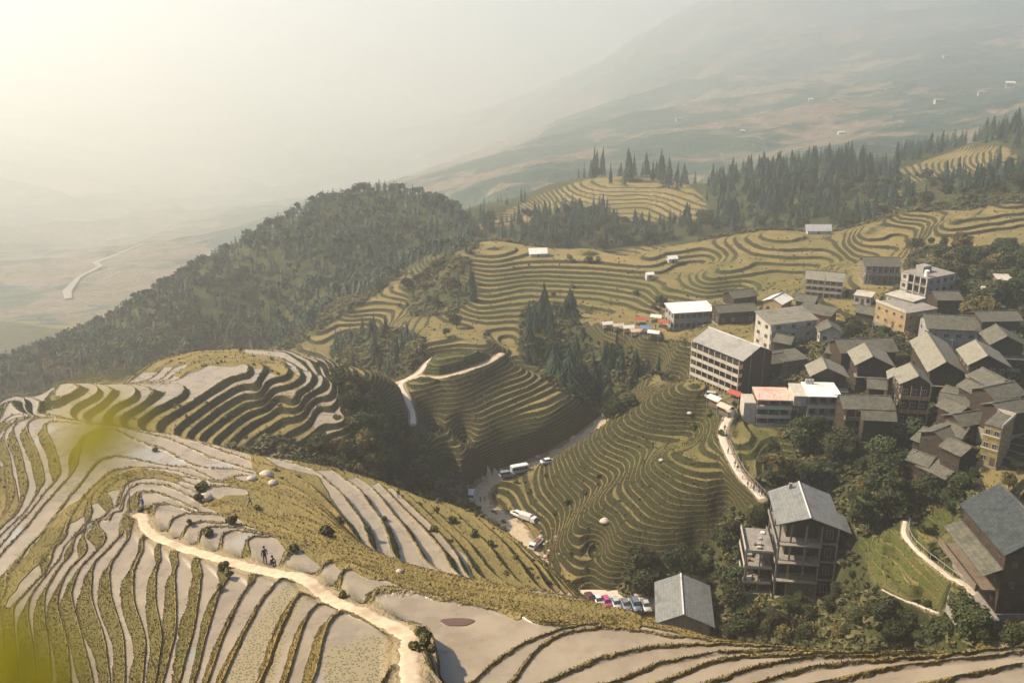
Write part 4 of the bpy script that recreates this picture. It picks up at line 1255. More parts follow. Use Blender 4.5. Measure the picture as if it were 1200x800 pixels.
# ------------------------------------------------------------------ building kit
class MB:
    def __init__(self): self.v = []; self.f = []
    def box(self, x0, x1, y0, y1, z0, z1):
        b = len(self.v)
        self.v += [(x, y, z) for x in (x0, x1) for y in (y0, y1) for z in (z0, z1)]
        self.f += [tuple(b + i for i in q) for q in ((0,1,3,2),(4,6,7,5),(0,4,5,1),(2,3,7,6),(0,2,6,4),(1,5,7,3))]
        return self
    def hexa(self, P):
        """8 points: bottom ring 4, top ring 4"""
        b = len(self.v); self.v += [tuple(p) for p in P]
        self.f += [tuple(b + i for i in q) for q in ((3,2,1,0),(4,5,6,7),(0,1,5,4),(1,2,6,5),(2,3,7,6),(3,0,4,7))]
        return self
    def slab(self, q, th):
        """quad given by 4 top corners, thickened downwards"""
        return self.hexa([(x, y, z - th) for x, y, z in q] + list(q))
    def prism(self, prof, ax, c0, c1):
        """closed 2D profile extruded along axis ax ('x' or 'y') from c0 to c1"""
        b = len(self.v); n = len(prof)
        for c in (c0, c1):
            for p, q in prof:
                self.v.append((c, p, q) if ax == 'x' else (p, c, q))
        self.f.append(tuple(range(b, b + n))); self.f.append(tuple(range(b + 2 * n - 1, b + n - 1, -1)))
        for i in range(n):
            j = (i + 1) % n
            self.f.append((b + i, b + n + i, b + n + j, b + j))
        return self
    def bar(self, p, q, r, n=6, r2=None):
        p = Vector(p); q = Vector(q); d = (q - p).normalized(); u = d.orthogonal().normalized(); w = d.cross(u)
        b = len(self.v)
        for c, rr in ((p, r), (q, r if r2 is None else r2)):
            for k in range(n):
                a = 2 * math.pi * k / n; self.v.append(tuple(c + u * math.cos(a) * rr + w * math.sin(a) * rr))
        for k in range(n): self.f.append((b + k, b + (k + 1) % n, b + n + (k + 1) % n, b + n + k))
        self.f.append(tuple(range(b + n - 1, b - 1, -1))); self.f.append(tuple(range(b + n, b + 2 * n)))
        return self
    def mesh(self, name, mat, smooth=False):
        me = bpy.data.meshes.new(name); me.from_pydata(self.v, [], self.f); me.update()
        if smooth:
            for p in me.polygons: p.use_smooth = True
        me.materials.append(mat); return me
    def build(self, name, mat, parent=None, smooth=False):
        return link(name, self.mesh(name, mat, smooth), parent)
def surf(name, c0, c1, sc_=1.0, rough=.85, streak=0.0, bump=.3, spec=.2, rows=0.0, rowc=.6):
    N = NT(name)
    tc = N.new("ShaderNodeTexCoord").outputs["Object"]
    n = N.noise(sc_, 4, .65, tc); m = N.noise(sc_ * .22, 3, .6, tc)
    c = N.mix(N.ramp(n, .3, .7), c0, c1)
    dk = tuple(k * .55 for k in c0)
    c = N.mix(N.ramp(m, .5, .72, 0, .55), c, dk)
    if streak:
        mp = N.new("ShaderNodeMapping"); mp.inputs["Scale"].default_value = (3, 3, .25); N.link(tc, mp.inputs[0])
        s = N.noise(1.2, 3, .6, mp.outputs[0]); c = N.mix(N.ramp(s, .5, .75, 0, streak), c, dk)
    h = n
    if rows:
        sp = N.new("ShaderNodeSeparateXYZ"); N.link(tc, sp.inputs[0])
        r_ = N.math('FRACT', N.math('MULTIPLY', sp.outputs[2], rows))
        xx = N.math('FRACT', N.math('MULTIPLY', N.math('ADD', sp.outputs[0], sp.outputs[1]), 1.3))
        line = N.math('MAXIMUM', N.ramp(r_, .0, .25, 1, 0), N.ramp(xx, 0, .2, .7, 0))
        c = N.mix(N.math('MULTIPLY', line, rowc), c, dk)
        h = N.math('ADD', N.math('MULTIPLY', r_, .8), n)
    N.color(c); N.rough(rough); N.put(N.b.inputs["Specular IOR Level"], spec)
    if bump: N.bump(h, bump, .08)
    return N.m
MT = dict(
 tile=surf("grey_roof_tiles", (.17,.157,.12), (.27,.25,.195), 1.5, .9, .3, .5, rows=3.2),
 tile2=surf("mossy_roof_tiles", (.075,.073,.055), (.15,.14,.105), 1.0, .9, .3, .5, rows=3.2),
 slate=surf("blue_grey_slates", (.14,.145,.14), (.22,.225,.21), 1.4, .8, .2, .4, rows=3.6),
 dslate=surf("dark_slates", (.028,.036,.038), (.060,.070,.068), 1.2, .85, .2, .4, rows=3.6),
 cloth=surf("grey_canvas_roof", (.22,.21,.19), (.30,.285,.255), .8, .8, .3, .1),
 white=surf("white_metal_roof", (.66,.62,.55), (.80,.76,.68), .8, .6, .2, .1),
 pink=surf("faded_red_roof", (.52,.30,.24), (.70,.46,.36), .9, .7, .4, .1),
 wood=surf("dark_timber", (.030,.021,.015), (.060,.040,.027), 2.2, .85, .5, .3),
 redwood=surf("red_brown_timber", (.034,.024,.018), (.060,.041,.030), 2.2, .85, .4, .3),
 wood2=surf("weathered_timber", (.12,.095,.07), (.20,.155,.11), 2.0, .85, .5, .3),
 plaster=surf("pale_plaster", (.36,.33,.275), (.48,.44,.37), 1.2, .9, .5, .15),
 greyp=surf("grey_plaster", (.22,.21,.19), (.32,.30,.27), 1.2, .9, .5, .15),
 conc=surf("raw_concrete", (.19,.17,.145), (.29,.265,.225), 1.4, .9, .5, .2),
 ochre=surf("ochre_render", (.27,.185,.09), (.37,.265,.135), 1.3, .9, .5, .15),
 yellow=surf("yellow_ochre_render", (.19,.145,.06), (.28,.22,.095), 1.3, .9, .5, .15),
 brick=surf("brown_brick", (.16,.075,.05), (.24,.12,.08), 2.5, .9, .4, .3),
 stone=surf("stone_base", (.16,.14,.11), (.28,.25,.20), 1.2, .95, .4, .6),
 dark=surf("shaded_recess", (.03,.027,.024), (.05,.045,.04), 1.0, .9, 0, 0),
 frame=surf("window_frame", (.30,.27,.22), (.38,.34,.28), 1.5, .7, 0, 0),
 wframe=surf("dark_window_frame", (.07,.05,.035), (.10,.075,.05), 1.5, .7, 0, 0),
 cream=surf("cream_parapet", (.38,.34,.275), (.50,.455,.37), 1.2, .85, .4, .1),
 metal=surf("galvanised_metal", (.30,.31,.31), (.42,.42,.41), 1.5, .45, .2, 0, .5),
 tin=surf("pale_sheet_roof", (.50,.49,.45), (.64,.62,.57), 1.1, .5, .3, .1, .4),
 dirt=surf("trodden_yard", (.34,.27,.18), (.48,.40,.28), .9, .95, 0, .4),
)
_g = NT("dark_glass"); _g.color((.03, .035, .04)); _g.rough(.12); _g.put(_g.b.inputs["Specular IOR Level"], .6); M_GLASS = _g.m
_wm = {}
def window_obj(parent, x, y, z, w, h, face, fm):
    """face: 'f' (-y), 'l' (-x), 'r' (+x)"""
    key = (round(w, 2), round(h, 2), fm)
    if key not in _wm:
        b = MB(); t = .09
        b.box(-w/2, w/2, -.07, .05, 0, t).box(-w/2, w/2, -.07, .05, h - t, h)
        b.box(-w/2, -w/2 + t, -.07, .05, t, h - t).box(w/2 - t, w/2, -.07, .05, t, h - t)
        b.box(-.035, .035, -.065, .05, t, h - t)
        p = MB().box(-w/2 + t, w/2 - t, -.025, .045, t, h - t)
        _wm[key] = (b.mesh("window_frame", MT[fm]), p.mesh("window_pane", M_GLASS))
    fme, pme = _wm[key]
    o = link("window", fme, parent); o.location = (x, y, z)
    o.rotation_euler = (0, 0, {'f': 0, 'l': -math.pi / 2, 'r': math.pi / 2}[face])
    link("pane", pme, o)
    return o
def gable_roof(parent, W, L, z, rh, ax, mat, over=.0, th=.16, split=.5, name="roof"):
    b = MB()
    if ax == 'y':
        m = W * split
        b.slab([(-over, -over, z), (m, -over, z + rh), (m, L + over, z + rh), (-over, L + over, z)], th)
        b.slab([(m, -over, z + rh), (W + over, -over, z), (W + over, L + over, z), (m, L + over, z + rh)], th)
        r = MB().box(m - .16, m + .16, -over - .05, L + over + .05, z + rh - .04, z + rh + .14)
    else:
        m = L * split
        b.slab([(-over, -over, z), (W + over, -over, z), (W + over, m, z + rh), (-over, m, z + rh)], th)
        b.slab([(-over, m, z + rh), (W + over, m, z + rh), (W + over, L + over, z), (-over, L + over, z)], th)
        r = MB().box(-over - .05, W + over + .05, m - .16, m + .16, z + rh - .04, z + rh + .14)
    o = b.build(name, mat, parent); r.build("ridge_cap", MT['tin'] if mat in (MT['slate'], MT['cloth']) else MT['tile2'], o)
    return o
def house(key, label, name='house', cat='house', floors=2, wall='wood', roof='y', rmat='tile', rh=2.6, inset=.8, wf=3, ws=3,
          gal=(), galmat='wood2', fm='wframe', split=.5, fmat=None, group='village houses', win=(1.1, 1.25), door=True, post=True, gw=1.2):
    s = BLD[key]; W, L, H = s['W'], s['L'], s['H']
    o = bpy.data.objects.new(name, None); COL.objects.link(o)
    o.location = (s['x'], s['y'], s['z']); o.rotation_euler = (0, 0, s['yaw'])
    o['label'] = label; o['category'] = cat
    if group: o['group'] = group
    i = inset; x0, x1, y0, y1 = i, W - i, i, L - i
    wm = MT[wall]; b = MB()
    if roof == 'y':
        k = rh * (1 - i / (W * split)) if W * split > i else rh
        e = rh * i / (W * split)
        m = W * split
        b.prism([(x0, 0), (x1, 0), (x1, H + rh * (W - x1) / (W - m) - .22), (m, H + rh - .22), (x0, H + e - .22)], 'y', y0, y1)
    elif roof == 'x':
        m = L * split
        b.prism([(y0, 0), (y1, 0), (y1, H + rh * (L - y1) / (L - m) - .22), (m, H + rh - .22), (y0, H + rh * y0 / m - .22)], 'x', x0, x1)
    else:
        b.box(x0, x1, y0, y1, 0, H)
    b.build("wall", wm, o)
    MB().box(x0 - .25, x1 + .25, y0 - .25, y1 + .25, -6, .02).build("foundation", MT['stone'], o)
    if roof in 'xy' and roof: gable_roof(o, W, L, H, rh, roof, MT[rmat], 0, .16, split)
    elif roof == 'flat':
        MB().box(0, W, 0, L, H, H + .22).build("roof", MT[rmat], o)
    elif roof == 'shed':
        MB().slab([(0, 0, H), (W, 0, H), (W, L, H + rh), (0, L, H + rh)], .18).build("roof", MT[rmat], o)
        MB().prism([(y0, H - .1), (y1, H - .1), (y1, H + rh * y1 / L - .2), (y0, H + rh * y0 / L - .2)], 'x', x0, x1).build("gable", wm, o)
    fh = H / floors
    side = 'r' if s['yaw'] < math.radians(-30) else 'l'
    ww, wh = win
    for f in range(floors):
        zb = f * fh + min(1.0, fh * .32)
        hh = min(wh, fh * .55)
        fronty = y0 - .01
        for k in range(wf):
            xx = x0 + (x1 - x0) * (k + .5) / wf
            if f == 0 and door and k == wf // 2: continue
            window_obj(o, xx, fronty, zb, min(ww, (x1 - x0) / wf * .8), hh, 'f', fm)
        for k in range(ws):
            yy = y0 + (y1 - y0) * (k + .5) / ws
            window_obj(o, (x0 - .01) if side == 'l' else (x1 + .01), yy, zb, min(ww, (y1 - y0) / ws * .8), hh, side, fm)
        if f in gal:
            g_ = MB(); zf = f * fh
            g_.box(x0 - .1, x1 + .1, y0 - gw, y0 - .02, zf - .12, zf + .10)
            gb = g_.build("balcony", MT[galmat], o)
            r_ = MB().box(x0 - .1, x1 + .1, y0 - gw, y0 - gw + .08, zf + .10, zf + min(.95, fh * .34))
            r_.box(x0 - .1, x0 - .02, y0 - gw + .08, y0 - .02, zf + .10, zf + min(.95, fh * .34))
            r_.box(x1 + .02, x1 + .1, y0 - gw + .08, y0 - .02, zf + .10, zf + min(.95, fh * .34))
            r_.build("parapet", MT[galmat], gb)
    if door:
        xx = x0 + (x1 - x0) * (wf // 2 + .5) / max(wf, 1)
        d = MB().box(xx - .5, xx + .5, y0 - .06, y0 + .04, .02, 2.05).build("door", MT['wframe'], o)
        MB().box(xx + .32, xx + .38, y0 - .11, y0 - .06, .98, 1.1).build("handle", MT['metal'], d)
    if gal and post:
        for k in range(wf + 1):
            xx = x0 + (x1 - x0) * k / wf
            MB().box(xx - .08, xx + .08, y0 - gw + .0, y0 - gw + .16, -3 if 0 not in gal else 0, H - .15).build("post", MT[galmat], o)
    return o, s, (x0, x1, y0, y1, fh)
# ------------------------------------------------------------------ the village
hotel, s, (x0, x1, y0, y1, fh) = house('hotel', "five-storey timber hotel with cream balcony bands above the stall terrace", 'hotel', 'hotel', 5, 'redwood', 'x', 'cloth', 2.8, .7, 8, 0,
   (1, 2, 3, 4), 'cream', split=.5, group=None, win=(1.5, 1.6), gw=1.5)
# white stair tower strips on the hotel's blind gable
for yy in (3.6, 8.6):
    MB().box(x1 + .0, x1 + .12, yy, yy + .14, 0, 13.5).build("downpipe", MT['greyp'], hotel)
MB().box(x0 - .3, x1 + .3, y0 - 3.2, y0 - .3, -.3, .06).build("terrace", MT['cream'], hotel)
MB().box(x0 - .3, x1 + .3, y0 - 3.3, y0 - 3.2, -3.5, .9).build("terrace_wall", MT['greyp'], hotel)
for k in range(9):
    MB().bar((x0 + k * 2.2, y0 - 2.2, 1.9), (x0 + k * 2.2, y0 - 2.2, 2.5), .22, 8).build("lantern", MT['yellow'], hotel)

# tall unfinished house with open slabs
def tower():
    s = BLD['tower']; W, L, H = s['W'], s['L'], s['H']
    o = bpy.data.objects.new('house', None); COL.objects.link(o)
    o.location = (s['x'], s['y'], s['z']); o.rotation_euler = (0, 0, s['yaw'])
    o['label'] = "tall unfinished house with open concrete floors under a blue-grey tiled roof"; o['category'] = 'house'; o['group'] = 'village houses'
    nf = 4; fh = H / nf
    # roof: ridge runs away from the camera, one corner carried further out
    m = W * .47
    b = MB()
    b.slab([(-.6, -.2, H), (m, -1.6, H + 2.7), (m, L + .6, H + 2.7), (-.6, L + .6, H)], .18)
    b.slab([(m, -1.6, H + 2.7), (W + .5, -1.0, H), (W + .5, L + .6, H), (m, L + .6, H + 2.7)], .18)
    b.slab([(W + .5, -1.0, H), (W + 2.2, -.9, H - .75), (W + 2.2, L * .45, H - .75), (W + .5, L * .45, H)], .18)
    r = b.build("roof", MT['slate'], o)
    MB().hexa([(m - .14, -1.65, H + 2.66), (m + .14, -1.65, H + 2.66), (m + .14, L + .65, H + 2.66), (m - .14, L + .65, H + 2.66),
               (m - .10, -1.65, H + 2.86), (m + .10, -1.65, H + 2.86), (m + .10, L + .65, H + 2.86), (m - .10, L + .65, H + 2.86)]).build("ridge_cap", MT['tin'], r)
    MB().box(m - 2.3, m - 1.6, L - 1.5, L - .9, H + 1.9, H + 3.1).build("chimney", MT['greyp'], r)
    MB().prism([(.6, H - .25), (W - .4, H - .25), (m, H + 2.35)], 'y', .4, L - .4).build("gable", MT['wood'], o)
    for f in range(nf + 1):
        z = f * fh
        if f < nf:
            sl = MB().box(-.4, W * .72, -.9, L, z - .28, z)
            sl.box(W * .72, W + .1, .6, L, z - .28, z)
            sl.build("floor_slab", MT['conc'], o)
    for xx in (.1, 2.4, W * .45, W * .70, W - .3):
        for yy in (.3, L * .5, L - .6):
            MB().box(xx, xx + .36, yy, yy + .36, 0, H - .1).build("column", MT['conc'], o)
    # inner walls, set back, and infill
    MB().box(1.9, W * .68, 2.6, L - .5, 0, H - .3).build("wall", MT['wood'], o)
    b = MB()
    b.box(W * .74, W - .1, 1.0, 1.2, 0, H - .3); b.box(W - .3, W - .1, 1.2, L - .3, 0, H - .3)
    b.build("side_wall", MT['wood'], o)
    for f in range(nf):
        z = f * fh
        window_obj(o, W * .86, .99, z + 1.0, 1.3, 2.0, 'f', 'conc')
        window_obj(o, W * .28, 2.58, z + .6, 1.5, 2.4, 'f', 'wframe')
        window_obj(o, W * .55, 2.58, z + .6, 1.5, 2.4, 'f', 'wframe')
        for yy in (L * .35, L * .7): window_obj(o, 1.89, yy, z + .8, 1.6, 2.2, 'l', 'wframe')
        if f in (0, 1):
            MB().box(2.8, W * .70, -.1, .05, z, z + (fh - .35 if f == 0 else fh * .0 + 1.0)).build("infill", MT['wood2'], o)
        MB().box(-.38, -.30, -.85, L - .2, z, z + .55).build("kerb", MT['conc'], o)
    # lower wing with open terraces on the left
    for j, z in enumerate((2.2, 5.8, 9.6)):
        d = MB().box(-6.2, -.42, 1.0, L * .8, z - .25, z)
        w_ = d.build("terrace", MT['conc'], o)
        MB().box(-6.2, -6.08, 1.0, L * .8, z, z + .8).box(-6.08, -.42, 1.0, 1.12, z, z + .45).build("parapet", MT['cream'], w_)
        rr = np.random.RandomState(j)
        for q in range(7):
            px, py = rr.uniform(-5.6, -1.2), rr.uniform(2.0, L * .7)
            MB().box(px, px + rr.uniform(.4, 1.1), py, py + rr.uniform(.4, 1.0), z, z + rr.uniform(.25, .8)).build("building_material", MT[['cream', 'brick', 'metal', 'white'][q % 4]], w_)
    for xx, yy in ((-6.0, 1.2), (-6.0, L * .78), (-3.2, 1.2), (-3.2, L * .78)):
        MB().box(xx, xx + .3, yy - .15, yy + .15, -4, 9.6).build("column", MT['conc'], o)
    MB().box(-6.2, W, .5, L, -7, 0).build("foundation", MT['stone'], o)
tower()
lodge, s, q = house('lodge', "low lodge with a big grey gabled roof beside the row of parked cars", 'lodge', 'lodge', 1, 'greyp', 'y', 'slate', 2.6, .9, 3, 3, split=.46, group=None)
MB().box(-2.4, -.1, 1.5, 4.2, -1, 2.6).build("porch", MT['wood'], lodge)
manor, s, (x0, x1, y0, y1, fh) = house('manor', "large house with dark slate roof and red brown walls at the right edge", 'house', 'house', 3, 'redwood', 'y', 'dslate', 4.0, .6, 3, 4, split=.55)
MB().box(x0 - 3.4, x0 - .05, y0 + 1, y1, 3.5, 3.75).box(x0 - 3.4, x0 - 3.2, y0 + 1, y1, 3.75, 4.7).build("side_gallery", MT['wood2'], manor)
MB().slab([(x0 - 3.0, y0, 7.0), (x0 - .05, y0, 8.2), (x0 - .05, y1, 8.2), (x0 - 3.0, y1, 7.0)], .15).build("side_awning", MT['tile2'], manor)
MB().box(x0 - 5.5, x0 - .05, y0 - 2.0, y0 + 5, -3, .05).build("terrace", MT['conc'], manor)

house('white_hall', "three-storey building with white side wall and grey front under a pitched grey roof", 'guesthouse', 'guesthouse', 3, 'plaster', 'shed', 'tile', 1.6, .5, 3, 2, (1, 2), 'greyp', 'frame', win=(1.6, 1.3), gw=.9)
house('brick_row', "long brown brick building with a thin gabled roof below the upper terraces", 'guesthouse', 'guesthouse', 3, 'brick', 'x', 'tile', 1.8, .6, 6, 2, (1, 2), 'cream', 'frame')
def frame_block():
    s = BLD['frame_block']; W, L, H = s['W'], s['L'], s['H']
    o = bpy.data.objects.new('apartment_block', None); COL.objects.link(o)
    o.location = (s['x'], s['y'], s['z']); o.rotation_euler = (0, 0, s['yaw'])
    o['label'] = "bare concrete frame block with open bays behind the ochre building"; o['category'] = 'apartment block'
    fh = H / 3
    for f in range(4):
        MB().box(0, W, 0, L, f * fh - .2, f * fh + .15).build("floor_slab", MT['conc'], o)
    for k in range(5):
        for yy in (0, L * .5, L - .4):
            MB().box(k * (W - .4) / 4, k * (W - .4) / 4 + .4, yy, yy + .4, .15, H - .2).build("column", MT['cream'], o)
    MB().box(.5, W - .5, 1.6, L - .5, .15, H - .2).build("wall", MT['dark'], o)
    MB().box(W * .02, W * .24, .1, .3, .15, H - .2).build("front_wall", MT['plaster'], o)
    for f in range(3):
        window_obj(o, W * .13, .08, f * fh + 1.0, 1.2, 1.2, 'f', 'wframe')
        for k in range(3): window_obj(o, W * (.36 + .24 * k), 1.58, f * fh + .6, 1.6, 1.7, 'f', 'wframe')
        for k in range(4): window_obj(o, W + .02, L * (.15 + .24 * k), f * fh + .9, 1.3, 1.3, 'r', 'wframe')
    MB().box(W - .3, W - .02, .4, L, .15, H - .2).build("side_wall", MT['greyp'], o)
    MB().bar((W * .8, 2, H + .15), (W * .8, 2, H + 2.2), .8, 12).build("water_tank", MT['white'], o)
    MB().box(W * .2, W * .5, 4, 8, H + .15, H + 2.3).build("stair_head", MT['greyp'], o)
    MB().box(0, W, 0, L, -5, -.2).build("foundation", MT['stone'], o)
frame_block()
oc, s, (x0, x1, y0, y1, fh) = house('ochre_block', "ochre two-storey building with white-framed windows and a flat terrace roof", 'guesthouse', 'guesthouse', 2, 'ochre', 'flat', 'conc', 0, .15, 4, 3, fm='frame', win=(1.2, 1.2))
MB().box(0, s['W'], 0, .2, s['H'] + .22, s['H'] + 1.0).build("parapet", MT['cream'], oc)
house('ochre_top', "small pale storey with white eaves on top of the ochre building", 'guesthouse', 'guesthouse', 1, 'plaster', 'flat', 'cream', 0, .5, 4, 2, fm='frame', door=False)
house('long_house', "long building with mossy grey roof and orange eave line above grey walls", 'house', 'house', 2, 'greyp', 'x', 'tile2', 2.6, .8, 4, 2, fm='frame', win=(1.6, 1.3))
house('back_house', "timber house with two rows of pale galleries at the top of the village", 'house', 'house', 2, 'wood2', 'x', 'tile2', 2.4, .7, 6, 2, (1,), 'greyp', 'frame')
rest, s, (x0, x1, y0, y1, fh) = house('restaurant', "restaurant with a bright white flat roof beside the market stalls", 'restaurant', 'restaurant', 2, 'greyp', 'shed', 'white', .6, .5, 7, 3, fm='wframe', group=None, win=(1.5, 1.4))
house('low_row', "low dark building joined behind the white-roofed restaurant", 'house', 'house', 1, 'wood', 'x', 'tile2', 1.6, .6, 4, 2, fm='frame')
def slab_house(key, label, rm, extra):
    s = BLD[key]; W, L, H = s['W'], s['L'], s['H']
    o = bpy.data.objects.new('house', None); COL.objects.link(o)
    o.location = (s['x'], s['y'], s['z']); o.rotation_euler = (0, 0, s['yaw'])
    o['label'] = label; o['category'] = 'house'; o['group'] = 'village houses'
    MB().box(-.1, W + .1, -.3, L, H - .2, H + .1).build("roof", MT[rm], o)
    fh = H / 3
    for f in (0, 1, 2):
        sl = MB().box(0, W, -.1, L, f * fh - .12, f * fh + .12).build("floor_slab", MT['cream'], o)
        MB().box(0, W, -.1, 0, f * fh + .12, f * fh + .8).build("railing", MT['metal'], sl)
    for k in range(4):
        for yy in (.1, L - .5):
            MB().box(k * (W - .3) / 3, k * (W - .3) / 3 + .3, yy, yy + .3, 0, H - .2).build("column", MT['conc'], o)
    MB().box(.4, W - .3, 2.2, L - .3, .12, H - .2).build("wall", MT['greyp' if rm == 'white' else 'brick'], o)
    for f in range(3):
        for k in range(3): window_obj(o, W * (.2 + .3 * k), 2.18, f * fh + .6, 1.3, 1.5, 'f', 'wframe')
    MB().box(0, W, 0, L, -6, -.12).build("foundation", MT['stone'], o)
    return o, s
wf_, s = slab_house('white_flat', "open-fronted house with a sunlit white flat roof", 'white', 0)
MB().box(-3.4, -.15, 1.0, s['L'] - 1, s['H'] - 3.2, s['H'] - .4).build("annex", MT['plaster'], wf_)
MB().box(-3.5, -.15, .2, s['L'] - .5, s['H'] - .4, s['H'] - .15).build("annex_roof", MT['cream'], wf_)
for k in range(3): MB().bar((1 + k * .8, s['L'] - 1.2, s['H'] + .1), (1 + k * .8, s['L'] - 1.2, s['H'] + 1.3), .35, 10).build("water_tank", MT['metal'], wf_)
rf_, s = slab_house('red_flat', "open-fronted house with a faded pink red flat roof", 'pink', 0)
MB().box(-3.2, -.15, 0.5, s['L'] - 2, -2, s['H'] - 1.2).build("annex", MT['plaster'], rf_)
for k in range(3):
    MB().bar((s['W'] * (.05 + .42 * k), .6, s['H'] + .1), (s['W'] * (.05 + .42 * k), .6, s['H'] + 1.5), .05, 5).build("rebar_post", MT['brick'], rf_)

TL = [('gable_a', "timber house with sunlit grey gable roof just behind the pink and white flat roofs", 2, 'tile', 2.6, 0),
      ('gable_b', "timber house with gable roof and long dark galleries in the middle of the village", 3, 'tile', 2.8, 1),
      ('gable_c', "largest timber house, its long stepped tile roof running back uphill", 3, 'tile', 3.2, 1),
      ('gable_e', "dark timber house with a broad sunlit gable roof at the right end of the row", 3, 'tile', 3.0, 1),
      ('gable_f', "dark timber house half hidden behind the rightmost broad gable roof", 2, 'tile2', 2.6, 0)]
for key, lab, nf, rm, rh, ga in TL:
    o, s, (x0, x1, y0, y1, fh) = house(key, lab, 'timber_house', 'house', nf, 'wood', 'y', rm, rh, .9, 4, 3, tuple(range(1, nf)) if ga else (), 'wood', 'frame' if key == 'gable_e' else 'wframe', split=.42)
    # pent roof over the lower storey
    MB().slab([(x0 - .9, y0 - 1.5, fh * (nf - 1) - .3), (x1 + .9, y0 - 1.5, fh * (nf - 1) - .3), (x1 + .9, y0 - .02, fh * (nf - 1) + .35), (x0 - .9, y0 - .02, fh * (nf - 1) + .35)], .12).build("pent_roof", MT[rm], o)
    if key == 'gable_c':
        for yy in (9.0, 17.0):
            MB().box(-.1, s['W'] * .42, yy, yy + .25, s['H'] - .1, s['H'] + .15).build("roof_step", MT['tile2'], o)
o, s, (x0, x1, y0, y1, fh) = house('gable_d', "narrow four-storey house with tan balconies below the largest timber house", 'house', 'house', 4, 'redwood', 'y', 'tile', 2.4, .6, 3, 3, (1, 2, 3), 'ochre', 'frame', split=.55)
MB().box(x0 - 1.4, x0 - .02, y0 - .5, y1 - 1, 3.4, 3.6).box(x0 - 1.4, x0 - .02, y0 - .5, y1 - 1, 7.2, 7.4).build("side_balcony", MT['ochre'], o)
house('broad_g', "broad low house with a mottled mossy roof between the gabled houses", 'timber_house', 'house', 1, 'wood', 'x', 'tile2', 2.4, .7, 4, 2)
o, s, q = house('broad_h', "dark house with a wide brown roof right of the white flat roof", 'timber_house', 'house', 3, 'wood', 'x', 'tile2', 1.8, .8, 5, 2, (1, 2), 'wood2')
house('shed_i', "small house with a dark low gabled roof below the largest timber house", 'timber_house', 'house', 2, 'wood', 'x', 'tile2', 1.8, .6, 3, 2)
house('shed_j', "small dark-roofed house just above the yellow house", 'timber_house', 'house', 2, 'wood', 'x', 'tile2', 1.6, .6, 3, 2)
yh, s, (x0, x1, y0, y1, fh) = house('yellow_house', "yellow ochre house with laundry rails and a parapet roof", 'house', 'house', 3, 'yellow', 'flat', 'tile2', 0, .15, 2, 3, (), 'cream', 'frame')
MB().box(s['W'] - .2, s['W'], 0, s['L'], s['H'] + .22, s['H'] + 1.0).box(0, s['W'] - .2, s['L'] - .2, s['L'], s['H'] + .22, s['H'] + 1.0).build("parapet", MT['cream'], yh)
for f in (1, 2):
    MB().bar((x0, y0 - .5, f * fh + 1.0), (x1, y0 - .5, f * fh + 1.0), .05).bar((x0, y0, f * fh + 1.0), (x0, y0 - .5, f * fh + 1.0), .04).bar((x1, y0, f * fh + 1.0), (x1, y0 - .5, f * fh + 1.0), .04).build("laundry_rail", MT['white'], yh)
house('dark_hall', "dark timber hall stepping down at the foot of the village", 'timber_house', 'house', 2, 'redwood', 'x', 'tile2', 1.8, .6, 4, 3)
house('dark_hall2', "dark long-eaved house left of the yellow house", 'timber_house', 'house', 2, 'redwood', 'x', 'tile2', 1.8, .6, 5, 2)
house('white_gable', "small house with white metal gabled roof and orange gable near the restaurant", 'house', 'house', 1, 'ochre', 'y', 'white', 1.6, .5, 2, 2, fm='wframe')
house('flat_grey', "brown house with a flat grey roof beside the white-roofed gable", 'house', 'house', 1, 'brick', 'shed', 'tile2', .5, .5, 3, 2)
house('small_beige', "small beige flat-roofed house left of the ochre building", 'house', 'house', 1, 'plaster', 'flat', 'cream', 0, .3, 3, 2, fm='wframe')
house('white_front', "small house with a white front under a dark gable behind the gabled roofs", 'house', 'house', 1, 'plaster', 'y', 'tile2', 1.8, .7, 2, 2, fm='wframe')
house('shed_k', "small pale shed among the trees right of the concrete block", 'shed', 'shed', 1, 'plaster', 'shed', 'tin', .5, .3, 1, 1)
house('shed_l', "pale flat-roofed pavilion among trees at the upper right edge", 'shed', 'shed', 1, 'wood2', 'shed', 'cream', .5, .4, 2, 1)
house('lean_m', "low lean-to with pale balcony beside the hotel's blind gable", 'shed', 'shed', 1, 'wood2', 'shed', 'tile2', .8, .4, 2, 1)
house('red_eaves', "timber house with red painted eaves at the right edge above the yellow house", 'timber_house', 'house', 2, 'redwood', 'x', 'tile2', 1.8, .6, 3, 2)
house('barn_n', "little side wing with sunlit roof between two gabled timber houses", 'timber_house', 'house', 2, 'wood', 'y', 'tile', 1.4, .4, 1, 2)

NEW = [('house_o', "low dark timber house tucked between the hotel gable and the village", 1, 'x'), ('house_p', "small dark house in the gap left of the middle gabled house", 1, 'x'),
 ('house_q', "dark house squeezed below the eaves of the largest timber house", 2, 'x'), ('house_r', "dark timber house under the trees below the rightmost gable", 2, 'y'),
 ('house_s', "small tiled house between the beige cottage and the long house", 1, 'x'), ('house_t', "long dark house in the trees behind the rightmost gables", 1, 'x'),
 ('house_u', "tiled house right behind the concrete frame block", 1, 'x'), ('house_v', "lowest dark timber house at the edge of the gully trees", 1, 'x'),
 ('house_w', "small dark house between the tan balconies and the yellow house", 1, 'x'), ('house_x', "dark lower wing in front of the wide brown roof", 1, 'x'),
 ('house_y', "low dark house behind the restaurant's dark annex", 1, 'x'), ('house_z', "low tiled house behind the flat grey roof", 1, 'x')]
for key, lab, nf, ax in NEW:
    house(key, lab, 'timber_house', 'house', nf, 'wood', ax, 'tile2', 1.7, .6, 3, 2)

